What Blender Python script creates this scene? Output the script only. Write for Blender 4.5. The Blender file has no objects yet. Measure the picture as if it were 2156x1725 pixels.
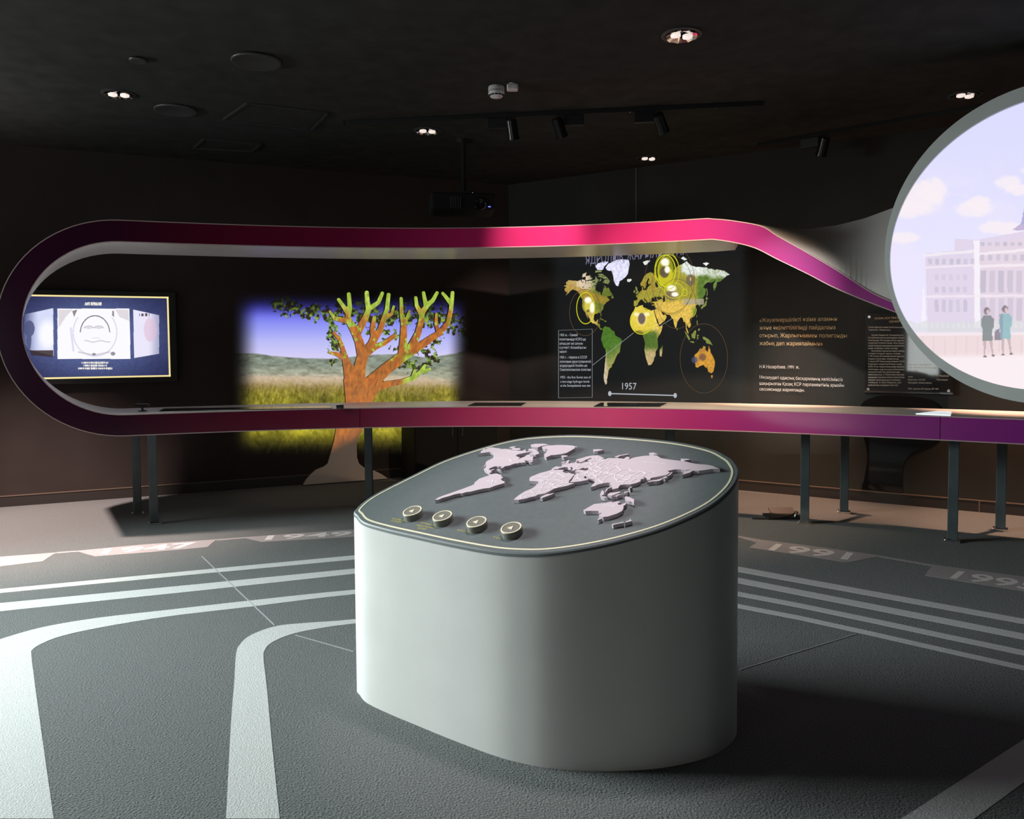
import bpy, bmesh, math, random
import numpy as np
from mathutils import Vector
from mathutils.geometry import tessellate_polygon, delaunay_2d_cdt

random.seed(7)
S = bpy.context.scene
COL = S.collection

# ------------------------------------------------------------------ camera
F, CX, CY, EYE = 1650.0, 1078.0, 804.0, 1.55          # focal length and principal point (2156 x 1725)
PITCH, ROLL = math.radians(2.74), math.radians(0.4)
_f = np.array([0, math.cos(PITCH), -math.sin(PITCH)])
_u = np.array([0, math.sin(PITCH), math.cos(PITCH)])
_r = np.array([1.0, 0, 0])
RT = _r * math.cos(ROLL) - _u * math.sin(ROLL)
UP = _u * math.cos(ROLL) + _r * math.sin(ROLL)
FW = _f
O = np.array([0, 0, EYE])
cam_d = bpy.data.cameras.new('camera')
cam = bpy.data.objects.new('camera', cam_d); COL.objects.link(cam)
from mathutils import Matrix
cam.matrix_world = Matrix(((RT[0], UP[0], -FW[0], 0), (RT[1], UP[1], -FW[1], 0), (RT[2], UP[2], -FW[2], EYE), (0, 0, 0, 1)))
cam_d.sensor_width = 36
cam_d.lens = F / 2156 * 36
cam_d.shift_y = -(862.5 - CY) / 2156
cam_d.clip_start = 0.05
S.camera = cam

# ------------------------------------------------------------------ world, exposure, lights
S.view_settings.view_transform = 'Standard'
S.view_settings.look = 'None'
S.view_settings.gamma = 1
S.view_settings.exposure = 0.0
S.view_settings.use_curve_mapping = False
W = bpy.data.worlds.new('world'); S.world = W; W.use_nodes = True
W.node_tree.nodes['Background'].inputs[0].default_value = (0.75, 0.87, 1.0, 1)
W.node_tree.nodes['Background'].inputs[1].default_value = 0.1
S.cycles.max_bounces = 8
S.cycles.diffuse_bounces = 4
S.cycles.sample_clamp_indirect = 4.0
S.cycles.use_denoising = True


def area(name, loc, look, sx, sy, power, col, spread=180):
    d = bpy.data.lights.new(name, 'AREA'); d.shape = 'RECTANGLE'; d.size = sx; d.size_y = sy
    d.energy = power; d.color = col; d.spread = math.radians(spread)
    o = bpy.data.objects.new(name, d); COL.objects.link(o)
    o.location = loc
    o.rotation_euler = (Vector(look) - Vector(loc)).to_track_quat('-Z', 'Y').to_euler()
    return o


def spot(name, loc, look, power, col, ang, blend=0.5, rad=0.04):
    d = bpy.data.lights.new(name, 'SPOT'); d.energy = power; d.color = col
    d.spot_size = math.radians(ang); d.spot_blend = blend; d.shadow_soft_size = rad
    o = bpy.data.objects.new(name, d); COL.objects.link(o)
    o.location = loc
    o.rotation_euler = (Vector(look) - Vector(loc)).to_track_quat('-Z', 'Y').to_euler()
    return o


# daylight through the tall window in the left wall and the small one behind the photographer
area('daylight_left', (-5.50, 4.4, 2.5), (-2.0, 3.2, 0.4), 2.9, 1.5, 235, (0.86, 0.97, 0.955), 100)
area('ceiling_glow_fill', (-5.45, 5.2, 2.75), (-3.2, 6.0, 3.5), 2.6, 0.25, 24, (0.9, 1.0, 0.97), 120)  # added uplight for the left ceiling glow, in place of floor bounce
area('daylight_far_left', (-5.52, -2.25, 1.85), (0, -2.0, 1.7), 1.2, 1.3, 26, (1.0, 0.92, 0.88))
area('daylight_rear', (-3.57, -2.92, 1.42), (-3.57, 4, 1.42), 0.8, 1.3, 12, (0.93, 1.0, 0.97))
# warm ceiling lamps
spot('warm_left', (-5.1, 5.9, 3.35), (-4.1, 6.5, 0), 1900, (1.0, 0.77, 0.70), 64, 0.8, 0.06)
spot('warm_counter', (0.55, 4.4, 3.42), (0.25, 6.95, 2.52), 620, (1.0, 0.74, 0.68), 21, 1.0, 0.05)
spot('warm_wall_1', (2.55, 7.42, 3.36), (2.55, 7.45, 0), 800, (1.0, 0.55, 0.36), 40, 0.9, 0.05)
spot('warm_wall_2', (4.15, 6.42, 3.36), (4.15, 6.45, 0), 900, (1.0, 0.55, 0.36), 42, 0.9, 0.05)
spot('warm_mid', (1.4, 5.2, 3.3), (1.3, 7.2, 0.9), 340, (1.0, 0.72, 0.50), 80, 0.9, 0.05)
spot('warm_mid_left', (-1.3, 8.1, 3.42), (-1.9, 8.3, 0), 30, (1.0, 0.76, 0.62), 40, 0.8, 0.05)
spot('wall_text_wash', (0.9, 3.6, 3.3), (2.9, 7.85, 1.18), 620, (1.0, 0.95, 0.88), 18, 1.0, 0.05)
spot('pedestal_down', (0.2, 3.3, 3.45), (0.1, 3.25, 0.9), 190, (1.0, 0.86, 0.88), 34, 0.6, 0.12)


# ------------------------------------------------------------------ pixel helpers
def ray(u, v):
    return FW + RT * ((u - CX) / F) - UP * ((v - CY) / F)


def onz(u, v, z):
    d = ray(u, v); return O + d * ((z - EYE) / d[2])


def onpl(u, v, P, n):
    d = ray(u, v); return O + d * (((np.array(P) - O) @ n) / (d @ n))


def atY(u, v, Y):
    d = ray(u, v); return O + d * (Y / d[1])


def proj(P):
    q = np.asarray(P, float) - O
    z = q @ FW
    return CX + F * (q @ RT) / z, CY - F * (q @ UP) / z


# ------------------------------------------------------------------ materials
def lin(c):
    c = np.asarray(c, float) / 255.0
    return np.where(c <= 0.04045, c / 12.92, ((c + 0.055) / 1.055) ** 2.4)


def mat(name, col, rough=0.5, metal=0.0, noise=0.0, nscale=30, bump=0.0, bscale=200, coat=0.0, spec=0.5, emit=None, estr=0.0, srgb=False):
    m = bpy.data.materials.new(name); m.use_nodes = True
    nt = m.node_tree; b = nt.nodes['Principled BSDF']
    c = tuple(lin(col)) if srgb else tuple(col)
    b.inputs['Base Color'].default_value = (*c, 1)
    b.inputs['Roughness'].default_value = rough
    b.inputs['Metallic'].default_value = metal
    b.inputs['Specular IOR Level'].default_value = spec
    b.inputs['Coat Weight'].default_value = coat
    b.inputs['Coat Roughness'].default_value = 0.05
    tc = nt.nodes.new('ShaderNodeTexCoord')
    if noise > 0:
        n = nt.nodes.new('ShaderNodeTexNoise'); n.inputs['Scale'].default_value = nscale; n.inputs['Detail'].default_value = 5
        nt.links.new(tc.outputs['Object'], n.inputs['Vector'])
        r = nt.nodes.new('ShaderNodeValToRGB')
        r.color_ramp.elements[0].position = 0.3; r.color_ramp.elements[1].position = 0.7
        r.color_ramp.elements[0].color = (*[x * (1 - noise) for x in c], 1)
        r.color_ramp.elements[1].color = (*[min(1, x * (1 + noise)) for x in c], 1)
        nt.links.new(n.outputs['Fac'], r.inputs['Fac']); nt.links.new(r.outputs['Color'], b.inputs['Base Color'])
    if bump > 0:
        n = nt.nodes.new('ShaderNodeTexNoise'); n.inputs['Scale'].default_value = bscale; n.inputs['Detail'].default_value = 4
        nt.links.new(tc.outputs['Object'], n.inputs['Vector'])
        bp = nt.nodes.new('ShaderNodeBump'); bp.inputs['Strength'].default_value = bump; bp.inputs['Distance'].default_value = 0.01
        nt.links.new(n.outputs['Fac'], bp.inputs['Height']); nt.links.new(bp.outputs['Normal'], b.inputs['Normal'])
    if emit is not None:
        b.inputs['Emission Color'].default_value = (*lin(emit), 1)
        b.inputs['Emission Strength'].default_value = estr
    return m


def picture_mat(name, base=(0, 0, 0), strength=1.0, sample='NONE', rough=0.6, spec=0.0, coat=0.0):
    m = bpy.data.materials.new(name); m.use_nodes = True
    nt = m.node_tree; b = nt.nodes['Principled BSDF']
    b.inputs['Base Color'].default_value = (*base, 1); b.inputs['Roughness'].default_value = rough
    b.inputs['Specular IOR Level'].default_value = spec
    b.inputs['Coat Weight'].default_value = coat
    a = nt.nodes.new('ShaderNodeVertexColor'); a.layer_name = 'picture'
    nt.links.new(a.outputs['Color'], b.inputs['Emission Color'])
    b.inputs['Emission Strength'].default_value = strength
    m.cycles.emission_sampling = sample
    return m


M = {}
M['carpet'] = mat('carpet', (0.125, 0.133, 0.132), 0.95, noise=0.45, nscale=150, bump=1.0, bscale=110, spec=0.1)
M['carpet'].node_tree.nodes['Principled BSDF'].inputs['Sheen Weight'].default_value = 0.10
M['carpet'].node_tree.nodes['Principled BSDF'].inputs['Sheen Roughness'].default_value = 0.45
M['stripe'] = mat('stripe_carpet', (0.50, 0.505, 0.50), 0.95, noise=0.10, nscale=160, bump=0.5, bscale=150, spec=0.1)
M['tab'] = mat('tab_carpet', (0.33, 0.30, 0.30), 0.95, noise=0.15, nscale=160, bump=0.5, bscale=150, spec=0.1)
M['number'] = mat('number_carpet', (0.66, 0.62, 0.61), 0.95, noise=0.1, nscale=160, bump=0.5, bscale=150, spec=0.1)
M['seam'] = mat('seam', (0.30, 0.31, 0.32), 0.9)
M['ceiling'] = mat('ceiling_paint', (0.040, 0.039, 0.037), 0.9, noise=0.2, nscale=6, spec=0.1)
M['wall_brown'] = mat('wall_brown', (0.040, 0.030, 0.027), 0.7, noise=0.1, nscale=3, spec=0.2)
M['wall_char'] = mat('wall_charcoal', (0.034, 0.034, 0.031), 0.65, noise=0.1, nscale=3, spec=0.2)
M['baseboard'] = mat('baseboard', (0.030, 0.024, 0.021), 0.5)
M['basetop'] = mat('baseboard_top', (0.14, 0.10, 0.075), 0.5)
M['frame_dark'] = mat('frame_dark', (0.05, 0.05, 0.05), 0.5)
M['white_shell'] = mat('white_shell', (0.86, 0.82, 0.79), 0.28, noise=0.04, nscale=4)
M['edge_trim'] = mat('edge_trim', (0.50, 0.36, 0.36), 0.35)
M['steel_dark'] = mat('steel_dark', (0.070, 0.088, 0.094), 0.45, metal=0.1, noise=0.15, nscale=8)
M['black'] = mat('black_plastic', (0.012, 0.012, 0.012), 0.45)
M['black_matte'] = mat('black_matte', (0.006, 0.006, 0.006), 0.85)
M['black_gloss'] = mat('black_gloss', (0.008, 0.008, 0.009), 0.08, coat=0.6)
M['chrome'] = mat('chrome', (0.85, 0.85, 0.86), 0.12, metal=1.0)
M['facet'] = mat('reflector_facet', (0.80, 0.76, 0.74), 0.10, metal=1.0)
M['glint_bulb'] = mat('glint_glow', (0.9, 0.85, 0.8), 0.3, emit=(255, 238, 230), estr=0.8)
M['white_plastic'] = mat('white_plastic', (0.78, 0.74, 0.74), 0.4)
M['drum'] = mat('drum_paint', (0.72, 0.715, 0.695), 0.42, noise=0.03, nscale=5, bump=0.03, bscale=5)
M['panel'] = mat('panel_grey', (0.125, 0.145, 0.148), 0.5, noise=0.06, nscale=40)
M['cream'] = mat('cream_inlay', (0.86, 0.80, 0.58), 0.3)
M['relief'] = mat('relief_mauve', (0.60, 0.52, 0.565), 0.5)
M['relief_line'] = mat('relief_line', (0.95, 0.93, 0.95), 0.5)
M['button'] = mat('button_face', (0.20, 0.195, 0.165), 0.45)
M['caption'] = mat('caption_yellow', (0.62, 0.55, 0.10), 0.5)
M['ring'] = mat('ring_grey', (0.62, 0.65, 0.64), 0.45, noise=0.04, nscale=6)
M['display'] = mat('table_display', (0.03, 0.035, 0.04), 0.06, coat=0.5)
M['gold_paint'] = mat('gold_letters', (0.78, 0.56, 0.28), 0.5)
M['white_paint'] = mat('white_letters', (0.82, 0.79, 0.76), 0.5)
M['cream_print'] = mat('cream_print', (0.80, 0.72, 0.60), 0.5)
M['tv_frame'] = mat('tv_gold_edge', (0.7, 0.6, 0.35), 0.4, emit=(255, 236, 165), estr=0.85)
M['led'] = mat('blue_led', (0.1, 0.1, 0.6), 0.4, emit=(120, 130, 255), estr=1.2)
M['cutout_side'] = mat('cutout_side', (0.10, 0.08, 0.06), 0.7)
M['hatch'] = mat('hatch_trim', (0.05, 0.05, 0.05), 0.4)
M['map_text'] = mat('projected_white', (0, 0, 0), 0.8, spec=0, emit=(205, 210, 220), estr=0.75)
M['map_text_dim'] = mat('projected_grey', (0, 0, 0), 0.8, spec=0, emit=(140, 135, 165), estr=0.75)
M['map_yellow'] = mat('projected_yellow', (0, 0, 0), 0.8, spec=0, emit=(225, 225, 40), estr=0.9)
M['map_ring_dim'] = mat('projected_ring_dim', (0, 0, 0), 0.8, spec=0, emit=(120, 95, 65), estr=0.7)
M['map_line'] = mat('projected_line', (0, 0, 0), 0.8, spec=0, emit=(180, 185, 190), estr=0.8)
for k in ('map_text', 'map_text_dim', 'map_yellow', 'map_ring_dim', 'map_line', 'tv_frame', 'glint_bulb', 'led'):
    M[k].cycles.emission_sampling = 'NONE'


def magenta_mat():
    """gloss lacquer printed with a plum-crimson-magenta-purple gradient along the counter (object X); weak light at left painted in as darkening"""
    m = bpy.data.materials.new('magenta_lacquer'); m.use_nodes = True
    nt = m.node_tree; b = nt.nodes['Principled BSDF']
    g = nt.nodes.new('ShaderNodeNewGeometry'); sx = nt.nodes.new('ShaderNodeSeparateXYZ')
    nt.links.new(g.outputs['Position'], sx.inputs[0])
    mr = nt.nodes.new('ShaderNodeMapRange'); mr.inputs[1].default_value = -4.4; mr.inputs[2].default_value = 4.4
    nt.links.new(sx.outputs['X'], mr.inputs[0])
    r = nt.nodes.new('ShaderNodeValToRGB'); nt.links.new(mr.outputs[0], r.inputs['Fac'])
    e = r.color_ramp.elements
    e[0].position = 0.0; e[0].color = (0.030, 0.004, 0.024, 1)  # left end darkened to stand for the weaker light there
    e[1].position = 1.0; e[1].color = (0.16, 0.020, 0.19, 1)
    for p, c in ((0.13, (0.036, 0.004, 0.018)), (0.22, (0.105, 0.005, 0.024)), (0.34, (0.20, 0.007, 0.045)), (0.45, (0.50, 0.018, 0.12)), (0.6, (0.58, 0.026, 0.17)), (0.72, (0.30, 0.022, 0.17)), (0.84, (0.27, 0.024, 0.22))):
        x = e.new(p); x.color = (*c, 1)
    nt.links.new(r.outputs['Color'], b.inputs['Base Color'])
    b.inputs['Roughness'].default_value = 0.22
    b.inputs['Specular IOR Level'].default_value = 0.3; b.inputs['Coat Weight'].default_value = 0.5; b.inputs['Coat Roughness'].default_value = 0.10
    return m


M['magenta'] = magenta_mat()


def glass_mat():
    m = bpy.data.materials.new('clear_glass'); m.use_nodes = True
    b = m.node_tree.nodes['Principled BSDF']
    b.inputs['Base Color'].default_value = (0.9, 0.95, 0.94, 1)
    b.inputs['Transmission Weight'].default_value = 1.0
    b.inputs['Roughness'].default_value = 0.0
    b.inputs['IOR'].default_value = 1.5
    return m


M['glass'] = glass_mat()


# ------------------------------------------------------------------ object helpers
def empty(name, loc, label=None, cat=None, group=None):
    o = bpy.data.objects.new(name, None); COL.objects.link(o); o.location = loc
    o.empty_display_size = 0.1
    if label: o['label'] = label
    if cat: o['category'] = cat
    if group: o['group'] = group
    return o


def base_of(parent):
    v = np.zeros(3)
    while parent is not None:
        v = v + np.array(parent.location); parent = parent.parent
    return v


def mobj(name, verts, faces, m, parent=None, smooth=False, loc=None, edge=None):
    """verts in world metres; the object's origin sits at loc (default: its parent's origin)"""
    V = np.asarray(verts, float)
    b = base_of(parent)
    l = np.zeros(3) if loc is None else np.array(loc, float) - b
    me = bpy.data.meshes.new(name)
    me.from_pydata((V - b - l).tolist(), [], [list(map(int, f)) for f in faces])
    me.materials.append(m)
    o = bpy.data.objects.new(name, me); COL.objects.link(o)
    o.location = l
    if parent is not None: o.parent = parent
    if smooth:
        me.shade_smooth()
        if edge: me.set_sharp_from_angle(angle=math.radians(edge))
    me.update()
    return o


def tag(o, label, cat, group=None, kind=None):
    o['label'] = label; o['category'] = cat
    if group: o['group'] = group
    if kind: o['kind'] = kind
    return o


def struct(o):
    o['kind'] = 'structure'; return o


def join(parts):
    V, Fc = [], []
    for v, f in parts:
        n = len(V); V.extend([tuple(x) for x in v]); Fc.extend([[i + n for i in q] for q in f])
    return V, Fc


def box(c, ax, ay, az):
    c, ax, ay, az = (np.array(x, float) for x in (c, ax, ay, az))
    V = [c + sx * ax + sy * ay + sz * az for sz in (-1, 1) for sy in (-1, 1) for sx in (-1, 1)]
    return V, [(0, 2, 3, 1), (4, 5, 7, 6), (0, 1, 5, 4), (2, 6, 7, 3), (0, 4, 6, 2), (1, 3, 7, 5)]


def bbox(c, ax, ay, az, bev=0.004, seg=2):
    """box with bevelled edges"""
    V, Fc = box(c, ax, ay, az)
    bm = bmesh.new()
    vs = [bm.verts.new(v) for v in V]
    for f in Fc: bm.faces.new([vs[i] for i in f])
    bmesh.ops.recalc_face_normals(bm, faces=bm.faces)
    bmesh.ops.bevel(bm, geom=bm.edges[:], offset=bev, segments=seg, affect='EDGES', profile=0.5)
    bm.verts.index_update()
    V = [tuple(v.co) for v in bm.verts]; Fc = [[v.index for v in f.verts] for f in bm.faces]
    bm.free()
    return V, Fc


def tube(path, r, seg=10, caps=True):
    P = [np.array(p, float) for p in path]; n = len(P)
    rs = r if hasattr(r, '__len__') else [r] * n
    V, Fc = [], []
    t0 = P[1] - P[0]; t0 = t0 / np.linalg.norm(t0)
    a = np.cross(t0, [0, 0, 1]); a = np.cross(t0, [1, 0, 0]) if np.linalg.norm(a) < 1e-3 else a
    a /= np.linalg.norm(a)
    for i in range(n):
        t = P[min(i + 1, n - 1)] - P[max(i - 1, 0)]; t /= max(1e-9, np.linalg.norm(t))
        a = a - t * (a @ t); a /= np.linalg.norm(a); b = np.cross(t, a)
        for k in range(seg):
            th = 2 * math.pi * k / seg
            V.append(P[i] + rs[i] * (math.cos(th) * a + math.sin(th) * b))
    for i in range(n - 1):
        for k in range(seg):
            k2 = (k + 1) % seg
            Fc.append((i * seg + k, i * seg + k2, (i + 1) * seg + k2, (i + 1) * seg + k))
    if caps:
        Fc.append(tuple(reversed(range(seg)))); Fc.append(tuple((n - 1) * seg + k for k in range(seg)))
    return V, Fc


def lathe(c, axis, prof, seg=24, xdir=None):
    """prof: (radius, height along axis)"""
    c = np.array(c, float); ax = np.array(axis, float); ax /= np.linalg.norm(ax)
    x = np.cross(ax, [0, 1, 0]); x = np.cross(ax, [1, 0, 0]) if np.linalg.norm(x) < 1e-3 else x
    x /= np.linalg.norm(x); y = np.cross(ax, x)
    V, Fc = [], []
    for r, h in prof:
        for k in range(seg):
            th = 2 * math.pi * k / seg
            V.append(c + ax * h + r * (math.cos(th) * x + math.sin(th) * y))
    for i in range(len(prof) - 1):
        for k in range(seg):
            k2 = (k + 1) % seg
            Fc.append((i * seg + k, i * seg + k2, (i + 1) * seg + k2, (i + 1) * seg + k))
    if prof[0][0] > 1e-6: Fc.append(tuple(reversed(range(seg))))
    if prof[-1][0] > 1e-6: Fc.append(tuple((len(prof) - 1) * seg + k for k in range(seg)))
    return V, Fc


def prism(poly, off):
    """closed planar polygon (3-D points) extruded by the vector off"""
    P = [Vector(p) for p in poly]; n = len(P)
    tris = tessellate_polygon([P])
    V = [tuple(p) for p in P] + [tuple(p + Vector(off)) for p in P]
    Fc = [tuple(t) for t in tris] + [tuple(n + i for i in reversed(t)) for t in tris]
    Fc += [(i, (i + 1) % n, n + (i + 1) % n, n + i) for i in range(n)]
    bm = bmesh.new(); vs = [bm.verts.new(v) for v in V]
    for f in Fc:
        try: bm.faces.new([vs[i] for i in f])
        except ValueError: pass
    bmesh.ops.recalc_face_normals(bm, faces=bm.faces)
    bm.verts.index_update()
    V = [tuple(v.co) for v in bm.verts]; Fc = [[v.index for v in f.verts] for f in bm.faces]
    bm.free()
    return V, Fc


def catmull(pts, k=8, closed=False):
    P = [np.array(p, float) for p in pts]; n = len(P); out = []
    rng = range(n) if closed else range(n - 1)
    for i in rng:
        if closed: p0, p1, p2, p3 = P[i - 1], P[i], P[(i + 1) % n], P[(i + 2) % n]
        else: p0, p1, p2, p3 = P[max(i - 1, 0)], P[i], P[i + 1], P[min(i + 2, n - 1)]
        for j in range(k):
            t = j / k
            out.append(0.5 * ((2 * p1) + (-p0 + p2) * t + (2 * p0 - 5 * p1 + 4 * p2 - p3) * t * t + (-p0 + 3 * p1 - 3 * p2 + p3) * t ** 3))
    if not closed: out.append(P[-1])
    return out


def text_geo(s, bold=0.0, shear=0.0):
    cu = bpy.data.curves.new('t', 'FONT'); cu.body = s; cu.offset = bold; cu.shear = shear; cu.size = 1.0; cu.resolution_u = 2
    o = bpy.data.objects.new('t', cu); COL.objects.link(o)
    dg = bpy.context.evaluated_depsgraph_get()
    me = o.evaluated_get(dg).to_mesh()
    V = np.array([v.co[:] for v in me.vertices]).reshape(-1, 3); Fc = [list(p.vertices) for p in me.polygons]
    o.evaluated_get(dg).to_mesh_clear()
    bpy.data.objects.remove(o); bpy.data.curves.remove(cu)
    return V, Fc


def text_on(s, p0, p1, yvec, bold=0.0, shear=0.0):
    """text from p0 to p1 along the baseline (3-D), yvec = 3-D vector of one capital's height"""
    V, Fc = text_geo(s, bold, shear)
    if len(V) == 0: return [], []
    w = V[:, 0].max() - V[:, 0].min(); x0 = V[:, 0].min()
    p0, p1, yvec = (np.array(q, float) for q in (p0, p1, yvec))
    X = (V[:, 0:1] - x0) / w * (p1 - p0)[None]
    return p0 + X + V[:, 1:2] / 0.70 * yvec[None], Fc


def soft(a, b, x):
    t = np.clip((x - a) / (b - a), 0, 1); return t * t * (3 - 2 * t)


_rng = np.random.RandomState(5)
_LAT = _rng.rand(256, 256)


def vnoise(x, y):
    x = np.asarray(x, float); y = np.asarray(y, float)
    xi = np.floor(x).astype(int); yi = np.floor(y).astype(int); fx = x - xi; fy = y - yi
    fx = fx * fx * (3 - 2 * fx); fy = fy * fy * (3 - 2 * fy)
    a = _LAT[xi % 256, yi % 256]; b = _LAT[(xi + 1) % 256, yi % 256]; c = _LAT[xi % 256, (yi + 1) % 256]; d = _LAT[(xi + 1) % 256, (yi + 1) % 256]
    return (a * (1 - fx) + b * fx) * (1 - fy) + (c * (1 - fx) + d * fx) * fy


def fbm(x, y, o=4):
    s = 0; a = 0.5
    for i in range(o): s = s + a * vnoise(x * 2 ** i + 17 * i, y * 2 ** i + 31 * i); a *= 0.5
    return s / (1 - 0.5 ** o)


def inpoly(x, y, poly):
    r = np.zeros(x.shape, bool); n = len(poly)
    for i in range(n):
        x1, y1 = poly[i]; x2, y2 = poly[(i + 1) % n]
        if y1 == y2: continue
        c = ((y1 > y) != (y2 > y)) & (x < (x2 - x1) * (y - y1) / (y2 - y1) + x1)
        r ^= c
    return r


def seg_dist(x, y, a, b):
    ax, ay = a; bx, by = b; dx, dy = bx - ax, by - ay
    t = np.clip(((x - ax) * dx + (y - ay) * dy) / (dx * dx + dy * dy + 1e-12), 0, 1)
    return np.hypot(x - ax - t * dx, y - ay - t * dy), t


def picture_grid(name, P, e, z0, z1, a0, a1, na, nz, func, m, parent=None, keep=None):
    """flat picture on the plane P + e*a, height z; func(u, v) -> sRGB 0..255, baked per vertex"""
    A, Z = np.meshgrid(np.linspace(a0, a1, na), np.linspace(z0, z1, nz))
    V = np.array(P)[None] + A.ravel()[:, None] * np.array(e)[None]; V[:, 2] = Z.ravel()
    u, v = proj(V)
    c = lin(func(u, v))
    idx = np.arange(na * nz).reshape(nz, na)
    Q = np.stack([idx[:-1, :-1], idx[:-1, 1:], idx[1:, 1:], idx[1:, :-1]], -1).reshape(-1, 4)
    if keep is not None:
        k = keep(A.ravel(), Z.ravel()); Q = Q[k[Q].all(1)]
        used = np.unique(Q); mp = -np.ones(na * nz, int); mp[used] = np.arange(len(used)); Q = mp[Q]; V = V[used]; c = c[used]
    loc = np.array([V[:, 0].mean(), V[:, 1].mean(), V[:, 2].min()])
    b = base_of(parent) if parent is not None else loc
    me = bpy.data.meshes.new(name)
    me.vertices.add(len(V)); me.vertices.foreach_set('co', (V - b).ravel())
    me.loops.add(Q.size); me.loops.foreach_set('vertex_index', Q.ravel())
    me.polygons.add(len(Q)); me.polygons.foreach_set('loop_start', np.arange(0, Q.size, 4))
    me.update(calc_edges=True)
    at = me.color_attributes.new('picture', 'FLOAT_COLOR', 'POINT')
    at.data.foreach_set('color', np.c_[c, np.ones(len(c))].ravel())
    me.materials.append(m)
    o = bpy.data.objects.new(name, me); COL.objects.link(o)
    if parent is not None: o.parent = parent
    else: o.location = loc
    return o


def put(img, mask, col, a=1.0):
    mk = (np.asarray(mask, float) * a)[:, None]
    img[:] = img * (1 - mk) + np.array(col, float)[None] * mk


# ------------------------------------------------------------------ room
CEIL = 3.5
XL, XR, YB = -5.6, 6.2, -3.0
BW = lambda x: 9.71 + 0.428 * x            # back wall (left part of the V)
RW = lambda x: 9.68 - 0.62 * x             # right wall
XC = (9.68 - 9.71) / (0.428 + 0.62)
PC = np.array([XC, BW(XC), 0.0])
EB = np.array([0.9193, 0.3935, 0.0]); NB = np.array([0.3935, -0.9193, 0.0])
ER = np.array([0.850, -0.527, 0.0]); NR = np.array([-0.527, -0.850, 0.0])
floor_poly = [(XL, YB, 0), (XR, YB, 0), (XR, RW(XR), 0), tuple(PC), (XL, BW(XL), 0)]
floor = struct(mobj('floor', *prism(floor_poly, (0, 0, -0.1)), M['carpet'], loc=(0, 4, 0)))
struct(mobj('ceiling', *prism([(x, y, CEIL) for x, y, z in floor_poly], (0, 0, 0.1)), M['ceiling'], loc=(0, 4, CEIL)))


def wall(name, a, b, n, m, th=0.1):
    a = np.array([a[0], a[1], 0.0]); b = np.array([b[0], b[1], 0.0]); n = np.array(n, float)
    poly = [a, b, b + [0, 0, CEIL], a + [0, 0, CEIL]]
    return struct(mobj(name, *prism(poly, tuple(-n * th)), m, loc=(a + b) / 2))


wall_back = wall('wall_back', (XL, BW(XL)), PC, NB, M['wall_brown'])
wall_right = wall('wall_right', PC, (XR, RW(XR)), NR, M['wall_char'])
wall('wall_side', (XR, RW(XR)), (XR, YB), (-1, 0, 0), M['wall_char'])
# rear and left walls with window openings
Y0, Y1, Z0, Z1 = 2.85, 5.95, 1.6, 3.42
YA0, YA1, ZA0, ZA1 = -2.9, -1.6, 1.15, 2.55
pieces = [box((XL - 0.05, (YB + YA0) / 2, CEIL / 2), (0.05, 0, 0), (0, (YA0 - YB) / 2, 0), (0, 0, CEIL / 2)),
          box((XL - 0.05, (YA1 + Y0) / 2, CEIL / 2), (0.05, 0, 0), (0, (Y0 - YA1) / 2, 0), (0, 0, CEIL / 2)),
          box((XL - 0.05, (YA0 + YA1) / 2, ZA0 / 2), (0.05, 0, 0), (0, (YA1 - YA0) / 2, 0), (0, 0, ZA0 / 2)),
          box((XL - 0.05, (YA0 + YA1) / 2, (ZA1 + CEIL) / 2), (0.05, 0, 0), (0, (YA1 - YA0) / 2, 0), (0, 0, (CEIL - ZA1) / 2)),
          box((XL - 0.05, (Y1 + BW(XL)) / 2, CEIL / 2), (0.05, 0, 0), (0, (BW(XL) - Y1) / 2, 0), (0, 0, CEIL / 2)),
          box((XL - 0.05, (Y0 + Y1) / 2, Z0 / 2), (0.05, 0, 0), (0, (Y1 - Y0) / 2, 0), (0, 0, Z0 / 2)),
          box((XL - 0.05, (Y0 + Y1) / 2, (Z1 + CEIL) / 2), (0.05, 0, 0), (0, (Y1 - Y0) / 2, 0), (0, 0, (CEIL - Z1) / 2))]
struct(mobj('wall_left', *join(pieces), M['wall_brown'], loc=(XL, 2, 0)))
fr = []
for y in np.linspace(Y0 + 0.03, Y1 - 0.03, 4): fr.append(box((XL - 0.05, y, (Z0 + Z1) / 2), (0.04, 0, 0), (0, 0.03, 0), (0, 0, (Z1 - Z0) / 2)))
for z in (Z0 + 0.03, Z1 - 0.03): fr.append(box((XL - 0.05, (Y0 + Y1) / 2, z), (0.04, 0, 0), (0, (Y1 - Y0) / 2, 0), (0, 0, 0.03)))
struct(mobj('window_1', *join(fr), M['frame_dark'], loc=(XL, 3.3, Z0)))
fr = []
for y in (YA0 + 0.03, (YA0 + YA1) / 2, YA1 - 0.03): fr.append(box((XL - 0.05, y, (ZA0 + ZA1) / 2), (0.04, 0, 0), (0, 0.03, 0), (0, 0, (ZA1 - ZA0) / 2)))
for z in (ZA0 + 0.03, ZA1 - 0.03): fr.append(box((XL - 0.05, (YA0 + YA1) / 2, z), (0.04, 0, 0), (0, (YA1 - YA0) / 2, 0), (0, 0, 0.03)))
struct(mobj('window_3', *join(fr), M['frame_dark'], loc=(XL, (YA0 + YA1) / 2, ZA0)))
wx0, wx1, wz0, wz1 = -4.0, -3.14, 0.75, 2.1
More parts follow.
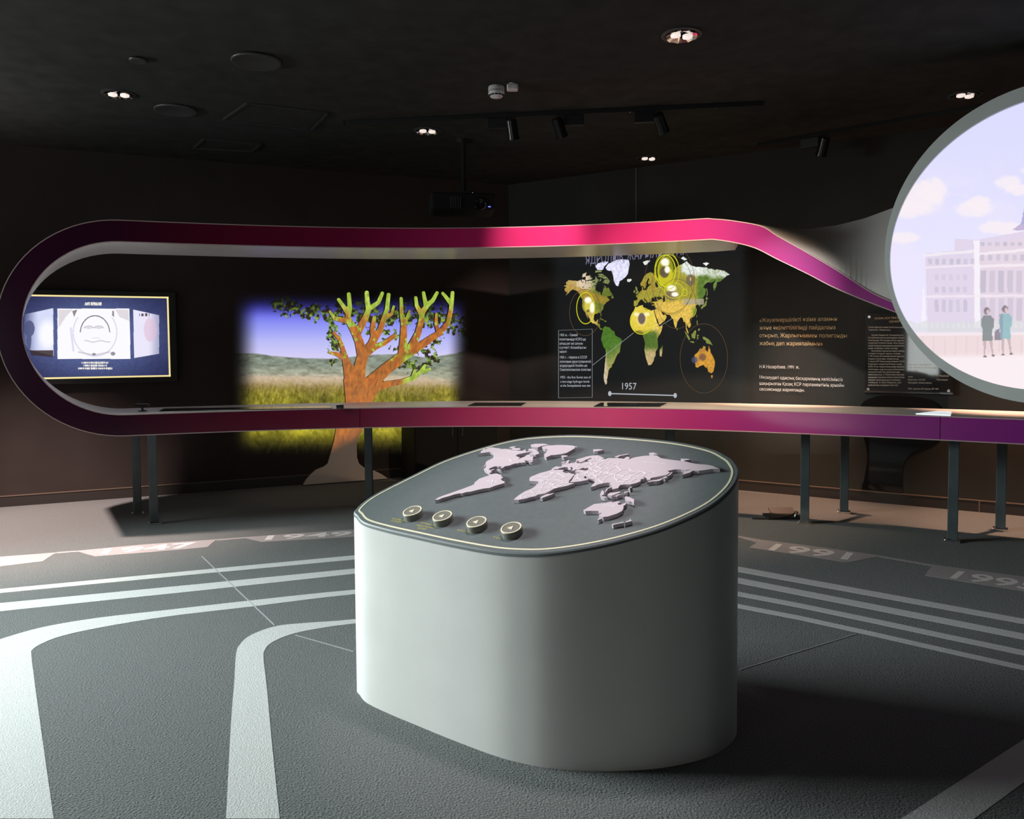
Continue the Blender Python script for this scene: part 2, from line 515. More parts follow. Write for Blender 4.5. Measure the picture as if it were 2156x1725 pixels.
pieces = [box(((XL + wx0) / 2, YB - 0.05, CEIL / 2), ((wx0 - XL) / 2, 0, 0), (0, 0.05, 0), (0, 0, CEIL / 2)),
          box(((XR + wx1) / 2, YB - 0.05, CEIL / 2), ((XR - wx1) / 2, 0, 0), (0, 0.05, 0), (0, 0, CEIL / 2)),
          box(((wx0 + wx1) / 2, YB - 0.05, wz0 / 2), ((wx1 - wx0) / 2, 0, 0), (0, 0.05, 0), (0, 0, wz0 / 2)),
          box(((wx0 + wx1) / 2, YB - 0.05, (wz1 + CEIL) / 2), ((wx1 - wx0) / 2, 0, 0), (0, 0.05, 0), (0, 0, (CEIL - wz1) / 2))]
struct(mobj('wall_rear', *join(pieces), M['wall_char'], loc=(0, YB, 0)))
fr = [box((x, YB - 0.05, (wz0 + wz1) / 2), (0.03, 0, 0), (0, 0.04, 0), (0, 0, (wz1 - wz0) / 2)) for x in (wx0 + 0.03, (wx0 + wx1) / 2, wx1 - 0.03)]
fr += [box(((wx0 + wx1) / 2, YB - 0.05, z), ((wx1 - wx0) / 2, 0, 0), (0, 0.04, 0), (0, 0, 0.03)) for z in (wz0 + 0.03, wz1 - 0.03)]
struct(mobj('window_2', *join(fr), M['frame_dark'], loc=((wx0 + wx1) / 2, YB, wz0)))


def baseboard(name, a, b, n, h=0.10):
    a = np.array([a[0], a[1], 0.0]); b = np.array([b[0], b[1], 0.0]); n = np.array(n)
    d = (b - a) / 2; c = (a + b) / 2
    o = struct(mobj(name, *box(c + n * 0.011 + [0, 0, h / 2], d, n * 0.009, (0, 0, h / 2)), M['baseboard'], loc=c))
    mobj('top_strip', *box(c + n * 0.013 + [0, 0, h + 0.004], d, n * 0.011, (0, 0, 0.004)), M['basetop'], o)
    return o


baseboard('baseboard_back', (XL, BW(XL)), PC, NB)
bbr = baseboard('baseboard_right', PC, (XR, RW(XR)), NR)
q = onpl(2062, 1060, PC, NR)
mobj('joint_strip', *box(q * [1, 1, 0] + NR * 0.022 + [0, 0, 0.05], ER * 0.006, NR * 0.003, (0, 0, 0.05)), M['basetop'], bbr)
q = onpl(1340, 420, PC, NR)
struct(mobj('trim_1', *box(np.array([q[0], q[1], (CEIL + 2.55) / 2]) + NR * 0.006, ER * 0.008, NR * 0.004, (0, 0, (CEIL - 2.55) / 2 - 0.005)), M['steel_dark'], loc=(q[0], q[1], 2.55)))


# ------------------------------------------------------------------ floor inlays
def fl(pts): return [onz(u, v, 0) for u, v in pts]


def inlay(name, pts3, m, h=0.0015, z=0.0, parent=floor):
    P = [(p[0], p[1], z) for p in pts3]
    return mobj(name, *prism(P, (0, 0, h)), m, parent)


def stripe(up, lo):
    U = fl(up); L = fl(lo); return U + L[::-1]


inlay('carpet_stripe', stripe([(-60, 1246.5), (0, 1241), (423, 1200.5), (745, 1170), (1000, 1163), (1300, 1168), (1557, 1194), (2156, 1303.7), (2800, 1422)],
                              [(-60, 1255.5), (0, 1249.5), (423, 1209), (745, 1179), (1000, 1172), (1300, 1177), (1557, 1205), (2156, 1314.5), (2800, 1433)]), M['stripe'])
inlay('carpet_stripe', stripe([(-60, 1277), (0, 1270.6), (423, 1230), (745, 1198), (1000, 1190), (1300, 1194), (1557, 1217.5), (2156, 1335), (2800, 1461)],
                              [(-60, 1296), (0, 1288), (423, 1244), (745, 1209), (1000, 1200), (1300, 1204), (1557, 1229), (2156, 1347.5), (2800, 1475)]), M['stripe'])
s3o = [tuple(p) for p in catmull([(2800, 1502), (2156, 1370), (1557, 1247), (1300, 1225), (1000, 1225), (745, 1242.5), (529, 1265), (352, 1285), (211, 1301), (106, 1318), (35, 1336), (-40, 1362), (-95, 1395), (-120, 1440), (-128, 1500), (-150, 1725)], 4)]
s3i = [tuple(p) for p in catmull([(2800, 1515), (2156, 1381), (1557, 1256), (1300, 1234), (1000, 1235), (745, 1252), (529, 1278), (352, 1299), (211, 1322), (130, 1340), (90, 1355), (69, 1368), (66, 1380), (72, 1430), (85, 1526), (113, 1725)], 4)]
inlay('carpet_stripe', stripe(s3o, s3i), M['stripe'])
s4o = [tuple(p) for p in catmull([(2800, 1541), (2156, 1402.5), (1557, 1273), (1300, 1262), (1000, 1275), (751, 1304), (650, 1312), (582, 1319), (529, 1337.6), (506, 1357), (497, 1378), (493, 1441), (486, 1529), (476, 1725)], 4)]
s4i = [tuple(p) for p in catmull([(2800, 1552), (2156, 1412), (1557, 1281.5), (1300, 1271), (1000, 1284), (751, 1313), (680, 1322.5), (617, 1335), (573, 1353), (558, 1369), (555, 1388), (562, 1450), (572, 1560), (589, 1725)], 4)]
inlay('carpet_stripe', stripe(s4o, s4i), M['stripe'])
inlay('carpet_stripe', fl([(1890, 1730), (2156, 1558), (2700, 1210), (2700, 1268), (2156, 1648), (2045, 1730)]), M['stripe'])


def z1(x, y): return (x / 2.837, 860 + y / 2.837)
def z8(x, y): return (1540 + x / 2.782, 840 + y / 2.782)


tab0 = inlay('carpet_tab', fl([z1(-200, 905), z1(0, 888), z1(340, 862), z1(345, 866), z1(320, 872), z1(255, 915), z1(0, 946), z1(-200, 970)]), M['tab'])
tab1 = inlay('carpet_tab', fl([z1(340, 860), z1(480, 850), z1(850, 815), z1(1295, 784), z1(1280, 795), z1(1240, 830), z1(900, 860), z1(570, 886), z1(540, 878), z1(470, 858), z1(345, 868)]), M['tab'])
tab2 = inlay('carpet_tab', fl([z1(1290, 784), z1(1470, 770), z1(2115, 724), z1(2400, 706), z1(2400, 748), z1(2115, 768), z1(1560, 799), z1(1535, 792), z1(1470, 777), z1(1292, 791)]), M['tab'])
tab3 = inlay('carpet_tab', fl([z8(-300, 760), z8(48, 805), z8(180, 827), z8(510, 868), z8(860, 917), z8(860, 925), z8(790, 938), z8(700, 957), z8(660, 957), z8(400, 915), z8(105, 871), z8(150, 842), z8(48, 813), z8(-300, 768)]), M['tab'])
tab4 = inlay('carpet_tab', fl([z8(860, 917), z8(1185, 973), z8(1714, 1043), z8(2300, 1125), z8(2300, 1222), z8(1714, 1128), z8(1133, 1036), z8(1165, 990), z8(1180, 982), z8(860, 926)]), M['tab'])


def floor_text(s, a, b, top, parent):
    """a, b: baseline pixels; top: pixel right above a at the capitals' tops"""
    p0, p1, pt = onz(*a, 0), onz(*b, 0), onz(*top, 0)
    for p in (p0, p1, pt): p[2] = 0.0021
    V, Fc = text_on(s, p0, p1, pt - p0, 0.022)
    o = mobj('year_number', V, Fc, M['number'], parent)
    o['label'] = 'pale number ' + s
    return o


floor_text('1947', z1(600, 872), z1(1165, 829), z1(625, 841), tab1)
floor_text('1949', z1(1580, 788), z1(2100, 759), z1(1600, 762), tab2)
floor_text('1991', z8(215, 885), z8(680, 943), z8(262, 850), tab3)
floor_text('1995', z8(1280, 1050), z8(1800, 1128), z8(1330, 1010), tab4)
floor_text('19', z1(-330, 950), z1(120, 912), z1(-310, 918), tab0)
for a, b in (((425, 1172), (578, 1317)), ((622, 1338), (745, 1373)), ((1558, 1411), (1802, 1336))):
    p, q = onz(*a, 0), onz(*b, 0); d = (q - p) / 2
    n = np.array([-d[1], d[0], 0]); n = n / np.linalg.norm(n) * 0.0035
    mobj('carpet_seam', *box((p + q) / 2 + [0, 0, 0.0012], d, n, (0, 0, 0.0012)), M['seam'], floor)

# ------------------------------------------------------------------ curved ribbon counter
_px = np.array([-4.25, -3.75, -3.2, -3.0, -2.5, -1.62, -1.33, -0.07, 0.91, 1.75, 2.2, 2.95, 3.63, 4.4])
_py = np.array([6.05, 6.24, 6.42, 6.53, 6.71, 6.94, 6.95, 6.97, 6.82, 6.53, 6.37, 5.92, 5.53, 5.05])
_c = np.polyfit(_px, _py, 5)
xs = np.linspace(-4.7, 4.8, 1901); ys = np.polyval(_c, xs)
ss = np.r_[0, np.cumsum(np.hypot(np.diff(xs), np.diff(ys)))]
ss -= np.interp(-0.07, xs, ss)


def plan(s):
    x = np.interp(s, ss, xs); y = np.polyval(_c, x); d = np.polyval(np.polyder(_c), x)
    n = np.array([x * 1.0, y, 0]); return np.array([x, y, 0]), n / np.linalg.norm(n)


def s_of_u(u, z):
    P = np.c_[xs, ys, np.full(len(xs), z)]; uu, _ = proj(P); return np.interp(u, uu, ss)


ZT, ZB, TU, TO = 0.99, 0.815, 2.41, 2.585       # table top / under, upper band under / over
R_O = (TO - ZB) / 2; R_I = (TU - ZT) / 2; ZC = (TO + ZB) / 2
sc = s_of_u(-8, ZC) + R_O
s_end = np.interp(4.5, xs, ss)
path = []                                       # (s, z) outer and inner
nA = 40
straight = np.linspace(s_end, sc, 70)
for s in straight: path.append(((s, ZB), (s, ZT)))
for k in range(1, nA):
    th = -math.pi / 2 - math.pi * k / nA
    path.append(((sc + R_O * math.cos(th), ZC + R_O * math.sin(th)), (sc + R_I * math.cos(th), ZC + R_I * math.sin(th))))
s_top = s_of_u(1490, 2.5)
for s in np.linspace(sc, s_top, 50): path.append(((s, TO), (s, TU)))


def depth(z): return 0.74 + (z - 0.9) * 0.115


fo, fi, bo, bi = [], [], [], []
for kk, ((so, zo), (si, zi)) in enumerate(path):
    p, n = plan(so); p[2] = zo; fo.append(p); bo.append(p + n * depth(zo))
    p, n = plan(si); p[2] = zi
    if kk < 70: p = p + n * 0.016 * soft(1.3, 2.3, p[0])      # the right-hand face panels lean back a little
    fi.append(p); bi.append(p + n * depth(zi))
# the falling end on the right: front edge sinks to the ring, back edge stays high (a twist)
top_px = catmull([(1500, 461), (1540, 464.5), (1602, 476), (1637, 497), (1696, 530), (1767, 572), (1832, 614), (1884, 638.5), (1915, 654)], 6)
bot_px = catmull([(1500, 504), (1540, 509.7), (1589, 522), (1637, 546), (1702, 577.5), (1751, 603), (1816, 631), (1890, 659), (1920, 669)], 6)


def on_plan(u, v):
    s = s_of_u(u, 1.9); p, n = plan(s); d = ray(u, v); t = p[1] / d[1]; q = O + d * t
    return q, n


NT = len(top_px)
for k in range(NT):
    t = k / (NT - 1)
    a, n = on_plan(*top_px[k]); b, n2 = on_plan(*bot_px[k])
    D = depth(2.5) * (1 - t) + 0.62 * t
    fo.append(a); fi.append(b)
    q = a + n * D; q[2] = TO; ub, vb = proj(q)
    if ub > 1560:
        vc = np.interp(ub, [1560, 1600, 1660, 1700, 1760, 1820, 1885, 1940], [467.5, 472, 479, 482, 475, 460, 436, 402])
        d = ray(ub, vc); q[2] = EYE + d[2] * q[1] / d[1]
    bo.append(q); q2 = b + n2 * D; q2[2] = q[2] - (TO - TU); bi.append(q2)
NP = len(fo)


def strip(A, B, i0=0, i1=None):
    i1 = NP if i1 is None else i1
    V = list(A[i0:i1]) + list(B[i0:i1]); n = i1 - i0
    return V, [(i, i + 1, n + i + 1, n + i) for i in range(n - 1)]


counter = empty('ribbon_counter', (-0.07, 7.3, 0), 'magenta ribbon-shaped counter looping round from white tabletop to overhead band', 'counter')
# white shell: inner face (table top, bend, underside), outer face, back, right cut end
fi2 = [p + 0.004 * (bi[k] - p) / np.linalg.norm(bi[k] - p) for k, p in enumerate(fi)]
fo2 = [p + 0.004 * (bo[k] - p) / np.linalg.norm(bo[k] - p) for k, p in enumerate(fo)]
nstr, nbend = 70, 70 + nA - 1
shell = mobj('white_shell', *join([strip(bi, fi2), strip(fo2, bo), strip(bo, bi), ([fi2[0], fo2[0], bo[0], bi[0]], [(0, 1, 2, 3)]), ([fi2[-1], fo2[-1], bo[-1], bi[-1]], [(3, 2, 1, 0)])]), M['white_shell'], counter, True, edge=40)
# magenta face panels, split at the joints the photo shows (u = 768 and 1968 on the lower run)
j1 = int(np.argmin([abs(proj(fi[k])[0] - 1968) for k in range(nstr)])); j2 = int(np.argmin([abs(proj(fi[k])[0] - 768) for k in range(nstr)]))


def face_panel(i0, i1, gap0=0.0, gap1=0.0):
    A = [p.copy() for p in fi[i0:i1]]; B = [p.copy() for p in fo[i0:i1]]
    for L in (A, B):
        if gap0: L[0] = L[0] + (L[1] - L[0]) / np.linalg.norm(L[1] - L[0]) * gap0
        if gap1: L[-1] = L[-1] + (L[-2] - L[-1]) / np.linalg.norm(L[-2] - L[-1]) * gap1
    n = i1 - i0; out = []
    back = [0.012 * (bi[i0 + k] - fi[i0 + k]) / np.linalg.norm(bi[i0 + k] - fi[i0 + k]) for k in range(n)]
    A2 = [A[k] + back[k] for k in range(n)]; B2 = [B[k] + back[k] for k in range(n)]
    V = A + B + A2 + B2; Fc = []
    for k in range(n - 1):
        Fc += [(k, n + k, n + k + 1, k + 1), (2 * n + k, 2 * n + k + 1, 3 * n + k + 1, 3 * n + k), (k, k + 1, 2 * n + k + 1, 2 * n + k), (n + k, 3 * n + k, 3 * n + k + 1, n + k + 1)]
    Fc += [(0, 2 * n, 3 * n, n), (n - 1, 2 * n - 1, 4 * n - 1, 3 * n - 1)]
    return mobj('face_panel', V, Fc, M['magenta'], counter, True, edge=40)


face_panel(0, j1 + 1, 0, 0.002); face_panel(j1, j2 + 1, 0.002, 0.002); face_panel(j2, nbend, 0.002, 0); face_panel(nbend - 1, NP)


def edge_strip(E, other):
    V, Fc = [], []
    for k in range(NP):
        w = E[k] - other[k]; w = w / np.linalg.norm(w); bk = (bi[k] - fi[k]); bk = bk / np.linalg.norm(bk)
        for a, b in ((-0.004, -0.002), (0.003, -0.002), (0.003, 0.012), (-0.004, 0.012)): V.append(E[k] + w * a + bk * b)
    for k in range(NP - 1):
        for a in range(4):
            b = (a + 1) % 4; Fc.append((4 * k + a, 4 * k + b, 4 * k + 4 + b, 4 * k + 4 + a))
    Fc += [(3, 2, 1, 0), tuple(4 * (NP - 1) + a for a in range(4))]
    return mobj('edge_trim', V, Fc, M['edge_trim'], counter)


edge_strip(fo, fi); edge_strip(fi, fo)


def leg(u, v, w):
    p = onz(u, v, 0)
    s = s_of_u(u, 0.4); _, n = plan(s); t = np.array([n[1], -n[0], 0])
    c = p + n * 0.03
    o = mobj('leg', *bbox(c + [0, 0, 0.415], t * w, n * 0.03, (0, 0, 0.397), 0.004), M['steel_dark'], counter)
    mobj('foot', *join([bbox(c + [0, 0, 0.009], t * (w + 0.018), n * 0.045, (0, 0, 0.009), 0.003),
                        lathe(c + [0, 0, 0.0] - t * (w + 0.005) - n * 0.035, (0, 0, 1), [(0.012, 0.016), (0.012, 0.026), (0.005, 0.03), (0, 0.031)], 10)]), M['chrome'], o)
    return c, n, t


def pair(a, b, w):
    c1, n1, t1 = leg(*a, w); c2, n2, t2 = leg(*b, w)
    d = (c2 - c1) / 2; m_ = (c1 + c2) / 2; L = np.linalg.norm(d)
    mobj('leg_beam', *bbox(m_ + [0, 0, 0.79], d, np.cross(d / L, [0, 0, 1]) * 0.022, (0, 0, 0.022), 0.003), M['steel_dark'], counter)


pair((325, 1105), (290, 1085), 0.036)
pair((777, 1075), (779, 1052), 0.034)
pair((1412, 1085), (1408, 1064), 0.034)
pair((1694, 1104), (1777, 1081), 0.036)
pair((2005, 1142), (2106, 1118), 0.036)

# things lying on the tabletop
def table_quad(name, px, h, m, label, cat, group=None):
    P = [onz(u, v, ZT) for u, v in px]
    for p in P: p[2] = ZT + 0.001
    c = sum(P) / 4
    return tag(mobj(name, *prism(P, (0, 0, h)), m, loc=c), label, cat, group)


table_quad('display_panel', [(335, 866.5), (700, 860.5), (690, 856.5), (345, 862)], 0.006, M['display'], 'long dark glass display panel lying on left half of white counter', 'display')
table_quad('display_panel', [(985, 855.5), (1098, 855.5), (1108, 849.5), (1000, 849.5)], 0.006, M['display'], 'dark glass display panel on counter in front of map projection', 'display')
table_quad('display_panel', [(1250, 857), (1390, 857.5), (1405, 850), (1265, 849.5)], 0.006, M['display'], 'dark glass display panel on counter in front of projected year 1957', 'display')
table_quad('display_panel', [(1928, 872.5), (2001, 876), (2003, 868.5), (1975, 867)], 0.006, mat('white_reflection', (0.8, 0.85, 0.88), 0.2, emit=(240, 250, 255), estr=0.7), 'small screen on right end of counter, bright reflection shown as white glow', 'display')  # white glow stands for the bright reflection on the panel
p = onz(300, 866, ZT)
st = empty('tablet_stand', (p[0], p[1], ZT), 'small black T-shaped stand on left end of white counter', 'stand')
mobj('base', *lathe(p + [0, 0, 0.001], (0, 0, 1), [(0.035, 0), (0.035, 0.006), (0.01, 0.012)], 16), M['black'], st)
mobj('stem', *lathe(p + [0, 0, 0.01], (0, 0, 1), [(0.008, 0), (0.008, 0.04)], 10), M['black'], st)
mobj('head', *bbox(p + [0, 0, 0.055], (0.055, 0, 0), (0, 0.02, 0), (0, 0, 0.009), 0.004), M['black'], st)
p = onz(716, 861, ZT)
tag(mobj('stylus_rest', *join([bbox(p + [0, 0, 0.012], (0.03, 0, 0), (0, 0.02, 0), (0, 0, 0.011), 0.004), tube([p + [-0.035, 0, 0.026], p + [0.03, 0.005, 0.03]], 0.006)]), M['black'], loc=p), 'small black pen rest on counter before the tree trunk', 'pen rest')

# ------------------------------------------------------------------ map pedestal
PA, PB, PCc = None, None, None
tl = [((755, 1465), 1088), ((1098, 1608), 1165), ((1268, 1626), 1148.5), ((1552, 1545), 1000)]
A_, z_ = [], []
for b, vt in tl:
    g = onz(*b, 0); d = ray(b[0], vt); z = EYE + d[2] * g[1] / d[1]
    A_.append([1, g[0], g[1]]); z_.append(z)
pa, pb, pc = np.linalg.lstsq(np.array(A_), np.array(z_), rcond=None)[0]
PN = np.array([-pb, -pc, 1.0]); PN /= np.linalg.norm(PN); P0 = np.array([0, 0, pa])
out_px = [(747, 1074), (752, 1087), (767, 1101), (810, 1114), (867, 1127), (950, 1145), (1034, 1160), (1096, 1165), (1159, 1163.5), (1243, 1151.5), (1326, 1132.5), (1410, 1106), (1493, 1067), (1540, 1028), (1555, 996), (1547, 974), (1530, 960), (1493, 943.5), (1410, 928), (1284, 917.6), (1180, 915.5), (1076, 926), (950, 963), (867, 1001), (783, 1044)]
outline = [onpl(u, v, P0, PN) for u, v in out_px]
outline = catmull(outline, 6, True)
cen = sum(outline) / len(outline)
ped = empty('map_pedestal', (cen[0], cen[1], 0), 'rounded pale grey pedestal with slanted dark map panel on top', 'pedestal')


def inset(k, dz=0.0):
    """outline offset inward by k metres in the panel plane"""
    n = len(outline); R = []
    for i in range(n):
        t = outline[(i + 1) % n] - outline[i - 1]; t /= np.linalg.norm(t)
        w = np.cross(PN, t); R.append(outline[i] + w * k + PN * dz)
    return R


n = len(outline)
sgn = 1 if np.linalg.norm(inset(0.05)[0] - cen) < np.linalg.norm(outline[0] - cen) else -1
ins = lambda k, dz=0.0: inset(sgn * k, dz)
low = [np.array([p[0], p[1], 0.0]) for p in outline]
bodytop = [p - np.array([0, 0, 0.013]) for p in outline]
rows = [[l * (1 - f) + b * f for l, b in zip(low, bodytop)] for f in np.linspace(0, 1, 12)]
V = [p for r in rows for p in r]
Fc = [(r * n + i, r * n + (i + 1) % n, (r + 1) * n + (i + 1) % n, (r + 1) * n + i) for r in range(11) for i in range(n)]
if sgn < 0: Fc = [tuple(reversed(f)) for f in Fc]
mobj('body', V, Fc, M['drum'], ped, True)
# top panel: thin slab with a small chamfer
l0 = [p - np.array([0, 0, 0.013]) for p in ins(-0.0015)]; l1 = [p - PN * 0.004 for p in ins(-0.0015)]; l2 = ins(0.004)
V = l0 + l1 + l2
Fc = [(r * n + i, r * n + (i + 1) % n, (r + 1) * n + (i + 1) % n, (r + 1) * n + i) for r in range(2) for i in range(n)] + [tuple(range(2 * n, 3 * n))]
if sgn < 0: Fc = [tuple(reversed(f)) for f in Fc]
mobj('top_panel', V, Fc, M['panel'], ped)
a, b = ins(0.020, 0.0012), ins(0.0285, 0.0012); a2, b2 = ins(0.020, -0.002), ins(0.0285, -0.002)
V = a + b + a2 + b2
Fc = [(i, (i + 1) % n, n + (i + 1) % n, n + i) for i in range(n)] + [(2 * n + i, 2 * n + (i + 1) % n, (i + 1) % n, i) for i in range(n)] + [(n + i, n + (i + 1) % n, 3 * n + (i + 1) % n, 3 * n + i) for i in range(n)]
mobj('inlay_strip', V, Fc, M['cream'], ped)
# little dents in the paint
g = onz(1087, 1603, 0); d = ray(1090, 1393); g = O + d * (g[1] / d[1])

